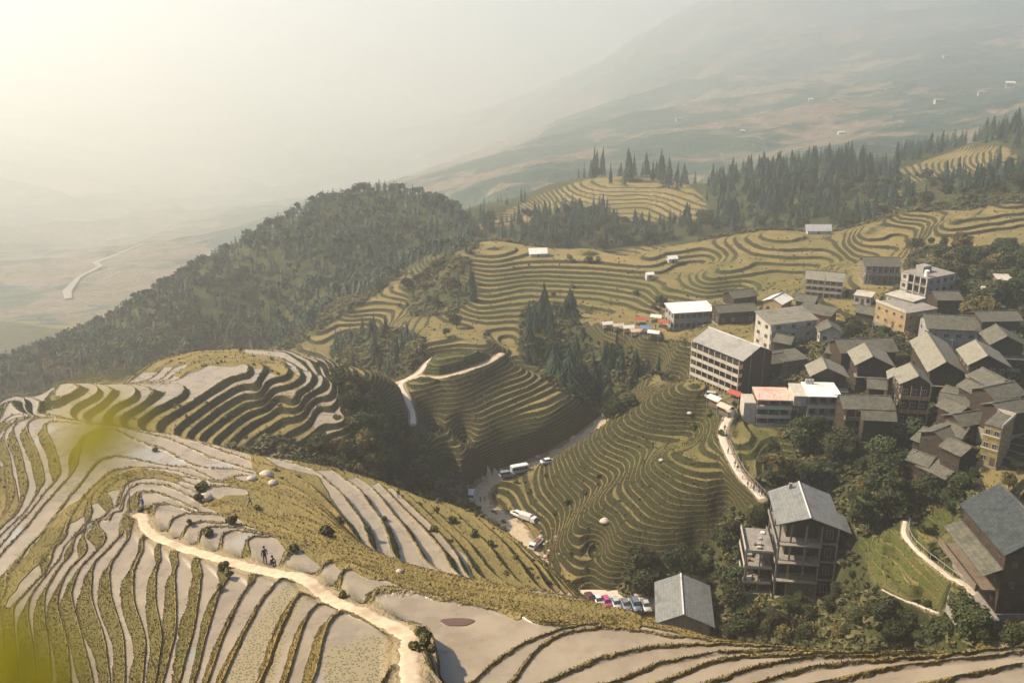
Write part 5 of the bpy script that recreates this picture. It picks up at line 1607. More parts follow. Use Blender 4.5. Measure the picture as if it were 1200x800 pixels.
for key, lab, nf, ax in [('v1', "small dark house tucked under the middle gabled houses", 1, 'x'), ('v2', "dark house under the trees just left of the small house above the yellow one", 1, 'y'),
 ('v3', "dark tiled house at the right edge just above the yellow house", 1, 'x'), ('v4', "dark hut at the gully edge left of the dark hall", 1, 'x'), ('v5', "dark house wedged between the two rightmost gables", 2, 'y'),
 ('v6', "dark tiled house just below the white-sided guesthouse", 1, 'x'), ('v7', "dark house below the ochre building", 1, 'x'), ('v8', "dark house at the foot of the yellow house", 1, 'y')]:
    house(key, lab, 'timber_house', 'house', nf, 'wood', ax, 'tile2', 1.6, .6, 3, 2)
# ------------------------------------------------------------------ people
def plain(name, c, rough=.8, spec=.25):
    m = bpy.data.materials.new(name); m.use_nodes = True
    b = m.node_tree.nodes["Principled BSDF"]; b.inputs["Base Color"].default_value = (*c, 1)
    b.inputs["Roughness"].default_value = rough; b.inputs["Specular IOR Level"].default_value = spec
    return m
SKIN = plain("skin", (.42, .26, .18), .6); HAIR = plain("black_hair", (.015, .012, .01), .6)
TROU = [plain("dark_trousers", (.03, .03, .04)), plain("blue_jeans", (.06, .09, .16)), plain("grey_trousers", (.12, .12, .12))]
TOPS = {'black': plain("black_jacket", (.02, .02, .022)), 'white': plain("white_shirt", (.7, .68, .64)), 'red': plain("red_jacket", (.35, .04, .03)),
        'blue': plain("blue_jacket", (.05, .09, .2)), 'grey': plain("grey_jacket", (.18, .18, .18)), 'pink': plain("pink_jacket", (.5, .2, .22)), 'green': plain("green_jacket", (.06, .12, .06))}
SHOE = plain("dark_shoes", (.02, .018, .015))
def figure_mesh(name, J, E, R, top, trou, split):
    """J joints, E edges, R radii; skin modifier gives one continuous body"""
    me = bpy.data.meshes.new(name + "_skel"); me.from_pydata(J, E, []); me.update()
    o = bpy.data.objects.new(name + "_skel", me); COL.objects.link(o)
    m = o.modifiers.new("skin", 'SKIN')
    for i, sv in enumerate(me.skin_vertices[0].data):
        sv.radius = (R[i], R[i] * (0.72 if i in (0, 1, 2) else 1)); sv.use_root = (i == 0)
    s = o.modifiers.new("sub", 'SUBSURF'); s.levels = 1
    dg = bpy.context.evaluated_depsgraph_get()
    out = bpy.data.meshes.new_from_object(o.evaluated_get(dg))
    bpy.data.objects.remove(o); bpy.data.meshes.remove(me)
    out.name = name
    for mt in (SKIN, top, trou, SHOE): out.materials.append(mt)
    for p in out.polygons:
        p.use_smooth = True
        p.material_index = split(p.center)
    return out
def pose(kind):
    # joints: 0 pelvis 1 chest 2 neck base 3 neck 4 head low 5 head top, arms, legs
    if kind == 'stand' or kind == 'walk':
        k = .22 if kind == 'walk' else .03
        J = [(0,0,.95),(0,0,1.22),(0,0,1.42),(0,0,1.50),(0,-.02,1.58),(0,0,1.70),
             (.18,0,1.40),(.25,k*.6,1.14),(.27,-k*.3+.0,.90),(.28,-k*.5,.82),
             (-.18,0,1.40),(-.25,-k*.6,1.14),(-.27,k*.2-.05,.90),(-.28,k*.2-.08,.82),
             (.09,0,.90),(.10,-k,.50),(.10,-k*.9+.02,.09),(.11,-k*.9-.13,.04),
             (-.09,0,.90),(-.10,k*.5,.50),(-.10,k*1.5,.11),(-.11,k*1.5-.13,.05)]
        sp = lambda c: 0 if c.z > 1.47 else (3 if c.z < .11 else (0 if (abs(c.x) > .225 and c.z < .88) else (1 if c.z > .90 or abs(c.x) > .2 else 2)))
    elif kind == 'sit':
        J = [(0,0,.32),(0,-.08,.58),(0,-.14,.76),(0,-.16,.83),(0,-.19,.90),(0,-.17,1.02),
             (.18,-.12,.74),(.22,-.26,.54),(.14,-.42,.50),(.10,-.46,.50),
             (-.18,-.12,.74),(-.22,-.26,.54),(-.14,-.42,.50),(-.10,-.46,.50),
             (.10,-.02,.30),(.13,-.40,.46),(.13,-.34,.09),(.13,-.46,.04),
             (-.10,-.02,.30),(-.13,-.40,.46),(-.13,-.34,.09),(-.13,-.46,.04)]
        sp = lambda c: 0 if c.z > .80 else (3 if c.z < .11 else (1 if c.z > .40 and c.y > -.38 else (0 if c.y < -.40 and c.z > .47 and abs(c.x) < .15 else 2)))
    E = [(0,1),(1,2),(2,3),(3,4),(4,5),(2,6),(6,7),(7,8),(8,9),(2,10),(10,11),(11,12),(12,13),(0,14),(14,15),(15,16),(16,17),(0,18),(18,19),(19,20),(20,21)]
    R = [.15,.16,.13,.055,.085,.095,.065,.05,.036,.04,.065,.05,.036,.04,.095,.062,.042,.04,.095,.062,.042,.04]
    return J, E, R, sp
_fig = {}
def person(u, v, top='black', kind='stand', rz=0.0, label='', group=None, scale=1.0, D=None, xyz=None, trou=0):
    key = (kind, top, trou)
    if key not in _fig:
        J, E, R, sp = pose(kind)
        hm = MB()
        hz = J[5][2]; hy = J[5][1]
        for i in range(4):
            r0, r1 = [(.118,.122),(.122,.11),(.11,.08),(.08,.02)][i]; z0 = hz - .05 + i * .04
            hm.bar((0, hy + .02, z0), (0, hy + .02, z0 + .04), r0 * .9, 10, r1 * .9)
        _fig[key] = (figure_mesh("person", J, E, R, TOPS[top], TROU[trou], sp), hm.mesh("hair", HAIR, True))
    pm, hm = _fig[key]
    if xyz is None:
        p = hit(u, v)
    else: p = Vector(xyz)
    o = link("person", pm, None, label=label, category="person"); o.location = p; o.rotation_euler = (0, 0, rz); o.scale = (scale,) * 3
    if group: o['group'] = group
    link("hair", hm, o)
    return o
def hit(u, v, ymin=30):
    """first ground point seen through a photo pixel"""
    dx, dy, dz = ray(u, v)
    R = np.exp(np.arange(math.log(ymin), math.log(950), .002)); t = R / dy
    zz = ground_eval(dx * t, R)
    k = np.argmax(CAMZ + dz * t < zz)
    return Vector((dx * t[k], R[k], zz[k]))
person(311, 661, 'black', 'stand', .6, "person in dark clothes standing on the ridge path above the ponds")
person(318, 663, 'black', 'sit', 1.2, "person in black crouching on the path beside the standing one")
person(168, 598, 'blue', 'stand', 2.5, "person in dark blue at the bend of the ridge path")
person(206, 509, 'black', 'stand', .3, "lone person on the flooded strips near the far edge of the hill")
person(293, 594, 'grey', 'walk', 1.5, "person in grey walking along the golden slope")
person(467, 584, 'black', 'stand', .2, "dark figure on the far strips above the ravine")
person(563, 589, 'black', 'walk', 3.1, "left of two walkers on the dirt road near the white van", "walkers on the dirt road")
person(568, 588, 'grey', 'walk', 3.1, "right of two walkers on the dirt road near the white van", "walkers on the dirt road")
PP = [(849,505,'black',"walker in black just below the terrace of the hotel"),(851,512,'grey',"walker in grey behind the first one on the concrete path"),(853,518,'blue',"walker in blue by the grassy edge of the concrete path"),
      (853,532,'black',"walker in black alone in the middle of the concrete path"),(861,547,'blue',"walker in blue leading the pair at the path's middle bend"),(864,552,'black',"walker in black with the pair at the path's middle bend"),
      (870,562,'white',"walker in white near the lower part of the concrete path"),(876,571,'red',"walker in red near the lower end of the concrete path"),(880,573,'pink',"walker in pink behind the red one"),
      (883,575,'black',"walker in black in the lower group on the path"),(889,580,'blue',"walker in blue at the lower end of the path"),(892,582,'black',"last walker in black at the lower end of the path"),
      (847,495,'white',"person in white at the top of the concrete path"),(843,480,'red',"person in red by the stalls under the hotel")]
for i, (u, v, c, lab) in enumerate(PP):
    person(u, v, c, 'walk' if i % 3 else 'stand', i * 1.3, lab, "people on the concrete path", trou=i % 3)
rr = np.random.RandomState(4)
cols = list(TOPS)
MK = [(712,387),(722,389),(735,391),(744,389),(752,386),(760,391),(768,385),(775,381),(757,380),(782,388),(748,395),(765,396)]
for i, (u, v) in enumerate(MK):
    person(u, v, cols[i % 7], 'stand', rr.uniform(0, 6), "visitor in a %s top among the market stalls" % cols[i % 7], "visitors at the market stalls", trou=i % 3)
# ------------------------------------------------------------------ vehicles
TYRE = plain("tyre_rubber", (.015, .015, .015), .8); RIM = plain("wheel_rim", (.4, .4, .4), .4, .5); LAMP = plain("headlight_lens", (.7, .7, .68), .2, .6); TAIL = plain("tail_light_lens", (.35, .02, .02), .3, .6)
def paint(name, c):
    N = NT(name); n = N.noise(3, 2, .5, N.new("ShaderNodeTexCoord").outputs["Object"])
    N.color(N.mix(n, tuple(k * .85 for k in c), c)); N.rough(.32); N.put(N.b.inputs["Specular IOR Level"], .5); N.b.inputs["Coat Weight"].default_value = .3; return N.m
PAINT = dict(white=paint("white_paint", (.72, .70, .66)), grey=paint("grey_paint", (.20, .21, .22)), silver=paint("silver_paint", (.45, .46, .46)), black=paint("black_paint", (.03, .03, .035)),
             magenta=paint("magenta_paint", (.50, .06, .20)), maroon=paint("maroon_paint", (.10, .02, .02)), blue=paint("blue_grey_paint", (.14, .18, .24)), green=paint("green_tarp", (.10, .16, .13)))
def loft(mb, secs):
    """secs: list of rings (lists of 3D points)"""
    b = len(mb.v); n = len(secs[0])
    for s in secs: mb.v += [tuple(p) for p in s]
    for i in range(len(secs) - 1):
        for k in range(n):
            mb.f.append((b + i*n + k, b + i*n + (k+1) % n, b + (i+1)*n + (k+1) % n, b + (i+1)*n + k))
    mb.f.append(tuple(range(b + n - 1, b - 1, -1))); mb.f.append(tuple(range(b + (len(secs)-1)*n, b + len(secs)*n)))
    return mb
def ring(y, w, z0, z1, c=.12):
    return [(-w, y, z0 + c), (-w + c * .6, y, z0), (w - c * .6, y, z0), (w, y, z0 + c), (w, y, z1 - c), (w - c, y, z1), (-w + c, y, z1), (-w, y, z1 - c)]
VP = {
 'car': dict(body=[(-2.15,.70,.35,.62),(-2.0,.82,.28,.78),(-1.2,.88,.25,.92),(0,.89,.25,.95),(1.3,.88,.25,.98),(2.0,.82,.30,.95),(2.15,.74,.38,.85)],
             cab=[(-1.15,.70,.92,.95),(-.55,.66,.92,1.36),(.1,.64,.92,1.46),(.9,.64,.92,1.42),(1.65,.68,.92,.98)], roof=(-.55,.95,.56,1.38,1.49), wb=1.35, wr=.32, tw=.80),
 'suv': dict(body=[(-2.2,.78,.40,.80),(-2.05,.88,.32,.98),(-1.1,.93,.30,1.08),(0,.94,.30,1.10),(1.9,.93,.30,1.12),(2.25,.88,.38,1.05)],
             cab=[(-1.1,.80,1.06,1.10),(-.6,.76,1.06,1.66),(.4,.75,1.06,1.76),(1.7,.75,1.06,1.72),(2.15,.80,1.06,1.2)], roof=(-.6,1.8,.66,1.68,1.80), wb=1.4, wr=.37, tw=.86),
 'van': dict(body=[(-2.4,.80,.38,.95),(-2.3,.92,.30,1.25),(-1.7,.95,.28,1.35),(0,.96,.28,1.38),(2.3,.96,.28,1.38),(2.5,.93,.34,1.30)],
             cab=[(-2.0,.84,1.2,1.28),(-1.3,.86,1.2,1.95),(0,.87,1.2,2.05),(2.2,.87,1.2,2.02),(2.45,.86,1.2,1.7)], roof=(-1.3,2.3,.80,1.95,2.12), wb=1.55, wr=.34, tw=.88),
}
_vm = {}
def wheelm():
    if 'w' not in _vm:
        t = MB().bar((-.11, 0, 0), (.11, 0, 0), 1.0, 14); r = MB().bar((-.115, 0, 0), (.115, 0, 0), .55, 10)
        _vm['w'] = (t.mesh("tyre", TYRE), r.mesh("rim", RIM))
    return _vm['w']
def vehicle(kind, col, p, rz, label, group, name=None, tilt=0):
    q = VP[kind]; key = (kind, col)
    if key not in _vm:
        b = loft(MB(), [ring(y, w, z0, z1) for y, w, z0, z1 in q['body']])
        c = loft(MB(), [ring(y, w, z0, z1, .05) for y, w, z0, z1 in q['cab']])
        y0, y1, w, z0, z1 = q['roof']
        r = loft(MB(), [ring(y0, w * .9, z1 - .08, z1 - .02, .03), ring(y0 + .3, w, z1 - .08, z1 + .02, .03), ring(y1 - .3, w, z1 - .08, z1 + .02, .03), ring(y1, w * .92, z1 - .1, z1 - .04, .03)])
        for yy in (y0 - .25, (y0 + y1) / 2, y1 + .1):
            for s in (-1, 1): r.bar((s * (w + .07), yy, z0 - .42), (s * w, yy + (.25 if yy < 0 else 0), z1 - .05), .05, 4)
        _vm[key] = (b.mesh("body", PAINT[col], True), c.mesh("cabin_glass", M_GLASS), r.mesh("roof", PAINT[col], False))
    b, c, r = _vm[key]
    o = bpy.data.objects.new(name or kind, None); COL.objects.link(o)
    o.location = p; o.rotation_euler = (tilt, 0, rz); o['label'] = label; o['category'] = 'car' if kind != 'van' else 'van'
    if group: o['group'] = group
    link("body", b, o); link("window", c, o); link("roof", r, o)
    t, rm = wheelm()
    for sx in (-1, 1):
        for sy in (-1, 1):
            w = link("wheel", t, o); w.location = (sx * q['tw'], sy * q['wb'], q['wr']); w.scale = (1, q['wr'], q['wr'])
            link("rim", rm, w)
        k = q['body'][0]
        MB().box(sx * .62 - .16, sx * .62 + .16, k[0] - .06, k[0] + .12, k[3] - .14, k[3] + .02).build("headlight", LAMP, o)
        k = q['body'][-1]
        MB().box(sx * .66 - .10, sx * .66 + .10, k[0] - .1, k[0] + .05, k[3] - .24, k[3] - .06).build("tail_light", TAIL, o)
    return o
LOT = [(692,700,'car','maroon',"maroon car at the far left end of the parked row"),(701,702,'car','white',"small white car second in the parked row"),(711,704,'car','magenta',"magenta pink car in the parked row"),
       (721.5,705.5,'car','silver',"silver car right of the magenta one in the parked row"),(733,707,'car','grey',"grey car in the middle of the parked row"),(745,708,'suv','blue',"tall blue-grey car near the lodge end of the parked row"),
       (757,708,'car','silver',"silver car nearest the lodge in the parked row")]
_lotp = [at_drop(u, v, 129.2) for u, v, *_ in LOT]
cx = sum(p.x for p in _lotp) / 7; cy = sum(p.y for p in _lotp) / 7
zl = sorted(gz(p.x + dx, p.y + dy) for p in _lotp for dx in (-2, 0, 2) for dy in (-3, 0, 3))[50] + .12
print('lot z', CAMZ - zl)
MB().box(_lotp[0].x - 3, _lotp[-1].x + 3, cy - 4.0, cy + 3.2, zl - 3.5, zl).build("parking_yard", M_CONC)['kind'] = 'structure'
for i, (u, v, k, c, lab) in enumerate(LOT):
    p = at_drop(u, v, CAMZ - zl - .7); p.z = zl + .01
    vehicle(k, c, p, .30 - .03 * i, lab, "cars parked in a row left of the lodge", "parked_car")
def onroad(u, v): return hit(u, v, 170)
vehicle('van', 'white', onroad(553, 583), 3.05, "white van parked at the outer edge of the road bend", "vehicles along the dirt road", "parked_van")
vehicle('suv', 'grey', onroad(594, 560), 1.9, "grey car with a pale roof where the road enters the shade", "vehicles along the dirt road", "parked_car")
vehicle('car', 'white', onroad(642, 543), 1.9, "white car furthest up the shaded part of the road", "vehicles along the dirt road", "parked_car")
vehicle('car', 'white', onroad(607, 606), .9, "low white car just ahead of the canvas-backed truck", "vehicles along the dirt road", "parked_car")
vehicle('van', 'white', onroad(715, 489), 1.2, "white van behind the terraced hill under the conifers", None, "parked_van")
vehicle('suv', 'silver', onroad(836, 467), 1.2, "silver car parked beside the hotel", None, "parked_car")
def bus():
    o = bpy.data.objects.new("minibus", None); COL.objects.link(o); o.location = onroad(609, 554); o.rotation_euler = (0, 0, 1.95); o.scale = (.85, .75, .85)
    o['label'] = "pale minibus with a white roof on the shaded road"; o['category'] = 'bus'; o['group'] = "vehicles along the dirt road"
    loft(MB(), [ring(y, w, z0, z1, .15) for y, w, z0, z1 in ((-3.5, .95, .5, 1.5), (-3.35, 1.1, .4, 2.5), (0, 1.12, .4, 2.6), (3.4, 1.12, .4, 2.6), (3.5, 1.05, .5, 2.4))]).build("body", PAINT['silver'], o)
    MB().box(-1.0, 1.0, -3.1, 3.3, 2.58, 2.72).build("roof", PAINT['white'], o)
    for s in (-1, 1):
        for k in range(5): MB().box(s * 1.12 - .02, s * 1.12 + .02, -2.7 + k * 1.2, -1.7 + k * 1.2, 1.35, 2.2).build("window", M_GLASS, o)
    MB().hexa([(-.9, -3.5, 1.5), (.9, -3.5, 1.5), (.9, -3.35, 1.5), (-.9, -3.35, 1.5), (-.85, -3.42, 2.3), (.85, -3.42, 2.3), (.85, -3.3, 2.3), (-.85, -3.3, 2.3)]).build("windscreen", M_GLASS, o)
    t, rm = wheelm()
    for sx in (-1, 1):
        for sy in (-2.2, 2.2):
            w = link("wheel", t, o); w.location = (sx * 1.0, sy, .42); w.scale = (1.2, .42, .42); link("rim", rm, w)
bus()
def truck(p, rz, label, cab, load, name):
    o = bpy.data.objects.new(name, None); COL.objects.link(o); o.location = p; o.rotation_euler = (0, 0, rz); o.scale = (.85, .85, .85)
    o['label'] = label; o['category'] = 'truck'; o['group'] = "vehicles along the dirt road"
    loft(MB(), [ring(y, w, z0, z1, .12) for y, w, z0, z1 in ((-2.9, .85, .5, 1.3), (-2.75, .95, .45, 2.0), (-2.2, .96, .45, 2.15), (-1.3, .95, .45, 2.15))]).build("cab", PAINT[cab], o)
    MB().hexa([(-.8, -2.93, 1.35), (.8, -2.93, 1.35), (.8, -2.7, 1.35), (-.8, -2.7, 1.35), (-.75, -2.78, 1.95), (.75, -2.78, 1.95), (.75, -2.6, 1.95), (-.75, -2.6, 1.95)]).build("windscreen", M_GLASS, o)
    MB().box(-.9, .9, -1.25, 2.9, .6, .8).build("chassis", TYRE, o)
    if load == 'canvas':
        MB().prism([(-1.0, .8), (1.0, .8), (1.0, 2.2), (.7, 2.55), (0, 2.7), (-.7, 2.55), (-1.0, 2.2)], 'y', -1.15, 2.95).build("canvas_cover", MT['tin'], o)
    else:
        b = MB().box(-1.0, -.92, -1.15, 2.95, .8, 1.4).box(.92, 1.0, -1.15, 2.95, .8, 1.4).box(-.92, .92, -1.15, -1.07, .8, 1.4).box(-.92, .92, 2.87, 2.95, .8, 1.4)
        b.build("bed_side", PAINT[cab], o)
        MB().hexa([(-.9, -1.0, .8), (.9, -1.0, .8), (.9, 2.8, .8), (-.9, 2.8, .8), (-.5, -.4, 1.6), (.5, -.5, 1.5), (.4, 2.2, 1.65), (-.5, 2.0, 1.5)]).build("load", MT['brick'], o)
    t, rm = wheelm()
    for sx in (-1, 1):
        for sy in (-2.1, 1.7):
            w = link("wheel", t, o); w.location = (sx * .88, sy, .40); w.scale = (1.4, .40, .40); link("rim", rm, w)
truck(onroad(619, 611), .95, "truck with a pale canvas cover on the road above the rubble", 'white', 'canvas', "covered_truck")
truck(onroad(628, 641), -.5, "white pickup truck at the rubble-strewn end of the road", 'white', 'open', "pickup_truck")
def moto():
    o = bpy.data.objects.new("motorbike", None); COL.objects.link(o); o.location = onroad(579, 602); o.rotation_euler = (0, .1, .9)
    o['label'] = "dark motorbike parked on the outer edge of the dirt road"; o['category'] = 'motorbike'
    t, rm = wheelm()
    for sy in (-.65, .65):
        w = link("wheel", t, o); w.location = (0, sy, .32); w.scale = (.5, .32, .32); link("rim", rm, w)
    loft(MB(), [ring(y, w, z0, z1, .05) for y, w, z0, z1 in ((-.4, .08, .5, .9), (0, .14, .35, .95), (.5, .12, .5, .85), (.85, .06, .62, .8))]).build("body", PAINT['black'], o)
    MB().bar((-.35, -.45, 1.02), (.35, -.45, 1.02), .03).bar((0, -.65, .32), (0, -.42, 1.02), .04).build("handlebar", RIM, o)
moto()
# ------------------------------------------------------------------ stalls, huts, poles, shrubs, the blurred leaf
CAN = {k: surf(k + "_canvas", tuple(q * .85 for q in c), c, 1.5, .8, .2, .1) for k, c in dict(white=(.62, .58, .52), peach=(.55, .42, .32), red=(.35, .08, .05), blue=(.12, .18, .28), green=(.12, .2, .12)).items()}
def stall(u, v, col, rz, label, w=4.2, d=3.0):
    o = bpy.data.objects.new("market_stall", None); COL.objects.link(o); o.location = hit(u, v, 200); o.rotation_euler = (0, 0, rz)
    o['label'] = label; o['category'] = 'market stall'; o['group'] = "market stalls above the conifer gully"
    for sx in (-1, 1):
        for sy in (-1, 1): MB().bar((sx * w * .45, sy * d * .42, -1), (sx * w * .45, sy * d * .42, 2.3), .06).build("post", MT['metal'], o)
    m = MB()
    m.slab([(-w/2, -d/2, 2.25), (w/2, -d/2, 2.25), (w/2, 0, 2.95), (-w/2, 0, 2.95)], .06)
    m.slab([(-w/2, 0, 2.95), (w/2, 0, 2.95), (w/2, d/2, 2.25), (-w/2, d/2, 2.25)], .06)
    m.build("canopy", CAN[col], o)
    MB().box(-w*.4, w*.4, -d*.35, d*.05, .75, .85).box(-w*.38, w*.38, -d*.33, -d*.28, 0, .75).build("counter", MT['wood2'], o)
    b = MB(); r = np.random.RandomState(int(u))
    for k in range(6):
        x = -w*.35 + k * w * .13; b.box(x, x + .35, -d*.25, -d*.05, .85, .85 + r.uniform(.1, .35))
    b.build("goods", MT[['ochre', 'brick', 'cream'][int(u) % 3]], o)
for a in [(711,386,'white',.25,"leftmost market stall with a white canopy"),(724,388,'peach',.2,"market stall with a peach canopy right of the leftmost white one"),(736,391,'white',.15,"third market stall from the left, with a white canopy"),
          (745,395,'peach',.1,"fourth market stall from the left, with a small peach canopy"),(757,391,'blue',-.3,"blue-canopied stall in the middle of the market lane"),(769,378,'white',-.4,"white-canopied stall close to the restaurant"),
          (778,384,'red',-.5,"red-canopied stall just below the restaurant's end"),(766,397,'white',-.4,"white-canopied stall on the lower side of the market lane"),(751,381,'red',-.2,"small red-canopied stall at the back of the market lane")]:
    stall(*a)
for a in [(838,477,'white',-.95,"white-canopied stall under the left end of the hotel"),(850,486,'peach',-.95,"peach-canopied stall under the middle of the hotel"),(862,470,'red',-.9,"red-canopied stall tucked against the hotel front")]:
    stall(*a[:5])
def shelter(u, v, rz, label, w, d, h, mat, group=None):
    o = bpy.data.objects.new("field_hut", None); COL.objects.link(o); o.location = hit(u, v, 60); o.rotation_euler = (0, 0, rz)
    o['label'] = label; o['category'] = 'hut'
    if group: o['group'] = group
    MB().box(-w/2, w/2, -d/2, d/2, -.8, h).build("wall", MT['plaster'], o)
    gb = MB(); gb.slab([(-w*.6, -d*.6, h), (w*.6, -d*.6, h), (w*.6, 0, h + w*.28), (-w*.6, 0, h + w*.28)], .06); gb.slab([(-w*.6, 0, h + w*.28), (w*.6, 0, h + w*.28), (w*.6, d*.6, h), (-w*.6, d*.6, h)], .06)
    gb.build("roof", mat, o)
    MB().box(-.3, .3, -d/2 - .05, -d/2 + .02, 0, min(1.6, h * .8)).build("door", MT['wood'], o)
shelter(630, 300, .1, "white-roofed hut on the crest of the far terraces", 7, 5, 1.6, MT['white'])
shelter(787, 308, .3, "upper of two small white huts on the far terraced face", 4, 3, 2, MT['white'], "small white field huts")
shelter(761, 326, .2, "lower of two small white huts on the far terraced face", 3, 2.4, 1.8, MT['white'], "small white field huts")
shelter(958, 274, 0, "long low pale shed on the saddle right of the far terraces", 10, 3, 1.5, MT['tin'])
def boulder(u, v, s, label, group, mat, seed, sq=.6):
    r = np.random.RandomState(seed); p = hit(u, v, 40)
    m = MB(); rings = []
    for i in range(6):
        t = i / 5; rr = math.sin(math.pi * (.12 + .84 * t)) * s; z = -s * .3 + t * s * 2 * sq
        rings.append([(math.cos(a) * rr * r.uniform(.85, 1.15), math.sin(a) * rr * r.uniform(.85, 1.15), z) for a in np.linspace(0, 2 * math.pi, 10, endpoint=False)])
    loft(m, rings); o = m.build("boulder", mat, None, True); o.location = p; o['label'] = label; o['category'] = 'boulder'
    if group: o['group'] = group
PALE = surf("pale_rock", (.36, .31, .25), (.52, .46, .38), 2, .9, 0, .4)
for a in [(312,558,1.1,"large pale boulder at the tip of the flooded strips",1),(295,562,.7,"small pale boulder left of the large one at the strip tip",2),(320,567,.7,"small pale boulder below the large one at the strip tip",3),
          (709,612,1.3,"white boulder on the sunlit terraced hillside above the car park",4),(630,536,.9,"pale boulder at the shaded roadside",5),(241,585,.9,"pale boulder on the knoll beside the dark bush",6),(468,670,.35,"little white stone on the grass band",7),
          (808,487,.8,"pale rock near the top of the terraced hill below the hotel",8),(775,540,.7,"pale rock in the fold of the terraced hill",9)]:
    boulder(a[0], a[1], a[2], a[3], None, PALE, a[4])
r_ = np.random.RandomState(12)
for k in range(14):
    p = hit(640 + r_.uniform(-12, 14), 640 + r_.uniform(-12, 12), 190)
    boulder(635 + r_.uniform(-4, 22), 632 + r_.uniform(-12, 22), r_.uniform(.4, .9), "broken rock in the rubble heap at the road's end", "rubble heap at the road's end", [PALE, MT['brick'], MT['stone']][k % 3], 50 + k)
# shrubs one by one on the near hills
SHR = [(236,578,1.6),(232,586,1.2),(240,572,1.1),(182,529,.8),(258,409,2.0),(282,410,1.0),(272,615,1.3),(243,628,1.0),(302,597,.8),(262,667,1.0),(268,676,.8),(258,690,.6),(345,648,.9),(493,745,1.0),(498,755,.9),(486,762,.8),(505,762,.6),
       (398,612,1.2),(430,622,1.0),(382,628,1.5),(452,610,.9),(508,622,1.3),(530,612,1.5),(556,628,1.4),(575,640,1.2),(590,612,1.2),(402,700,.7),(222,615,.7),(512,600,1.1),(165,600,.6),(396,425,1.6),(405,432,1.8),(388,436,1.4),(372,428,1.5),
       (650,604,1.5),(665,590,1.8),(684,580,1.4),(620,578,1.8),(605,566,1.5),(640,560,1.6),(700,560,1.5),(812,502,1.8),(830,488,2.0),(845,510,1.6),(858,600,1.8),(668,650,1.2),(668,305,3.0),(690,309,3.4),(700,307,2.6),(648,345,2),(745,345,2.4),(670,338,2.0),(620,312,1.4)]
lib = [broad_geo(500 + k, 170, .14, 5, .7) for k in range(4)]
M_SHR = leaf_mat('shrub_leaves', (.06, .07, .025), (.16, .145, .05), 1.5)
SH = [mesh_np("shrub_leaves", V - np.array([0, 0, .35]), F, M_SHR, False) for V, F in lib]
def shrub_label(i, u, v, s, z):
    near = [(206,509,'the lone person on the strips'),(168,593,'the path bend'),(312,655,'the two people on the path'),(490,750,'the lower end of the ridge path'),(312,558,'the pale boulders'),(467,582,'the far dark figure'),(395,430,'the pond hill edge'),(265,410,'the hilltop back rim'),
            (625,640,'the pickup truck'),(650,560,'the road bend'),(830,500,'the concrete path'),(690,308,'the terrace crest'),(745,345,'the restaurant'),(640,340,'the far terrace face'),(560,620,'the edge above the ravine'),(400,620,'the golden slope fold'),(700,600,'the white boulder')]
    n = min(near, key=lambda q: math.hypot(q[0] - u, q[1] - v))
    side = ('left of ' if u < n[0] - 4 else 'right of ' if u > n[0] + 4 else 'by ') + n[2]
    return '%s rounded shrub %s%s' % ('large' if s > 1.7 else 'mid-sized' if s > 1.2 else 'small', 'just above and ' if v < n[1] - 4 else 'just below and ' if v > n[1] + 4 else '', side)
for i, (u, v, s) in enumerate(SHR):
    z = "on the near golden slope" if v > 540 else "on the flooded hilltop" if u < 410 else "on the far terraces"
    if u > 590 and v > 450: z = "on the terraced hill below the hotel"
    o = link("shrub", SH[i % 4], None, label=shrub_label(i, u, v, s, z), category="shrub", group="shrubs " + z)
    o.location = hit(u, v, 40); o.scale = (s * 1.4, s * 1.4, s * 1.4); o.rotation_euler = (0, 0, i)
def pole(u, v, h, label, arm=True):
    o = bpy.data.objects.new("utility_pole", None); COL.objects.link(o); o.location = hit(u, v, 60); o['label'] = label; o['category'] = 'pole'; o['group'] = "village utility poles"
    MB().bar((0, 0, -1), (0, 0, h), .14, 8, .09).build("pole", MT['conc'], o)
    if arm: MB().box(-.9, .9, -.06, .06, h - .6, h - .48).build("cross_arm", MT['metal'], o)
for a in [(1021,395,8,"utility pole between the mossy broad roof and the ochre building"),(965,350,8,"utility pole behind the flat grey roof"),(1015,345,9,"utility pole near the beige cottage"),(742,690,5,"thin pole standing behind the parked cars"),
          (1158,372,8,"utility pole in the trees at the upper right"),(1069,560,7,"utility pole in the gully below the timber houses"),(1112,428,8,"utility pole between the two largest gabled roofs")]:
    pole(*a)
# stone steps beside the garden terraces, low rails by the path
st = MB(); a_ = at_drop(1096, 656, 97.2); b_ = at_drop(1150, 704, 97)
for k in range(44):
    p = a_.lerp(b_, k / 43); z = gz(p.x - 1.6, p.y) + .12
    st.box(p.x - 1.7, p.x - .8, p.y - .22, p.y + .10, z - .4, z)
o = st.build("stone_steps", MT['cream']); o['label'] = "flight of pale stone steps running down beside the garden path"; o['category'] = 'steps'
def rail(pts, label):
    o = bpy.data.objects.new("railing", None); COL.objects.link(o); o['label'] = label; o['category'] = 'railing'
    o.location = pts[0]
    P = [p - pts[0] for p in pts]
    for i, p in enumerate(P): MB().bar(p - Vector((0, 0, .3)), p + Vector((0, 0, 1.0)), .05, 5).build("post", MT['metal'], o)
    b = MB()
    for p, q in zip(P[:-1], P[1:]): b.bar(p + Vector((0, 0, .95)), q + Vector((0, 0, .95)), .035, 5)
    b.build("top_rail", MT['metal'], o)
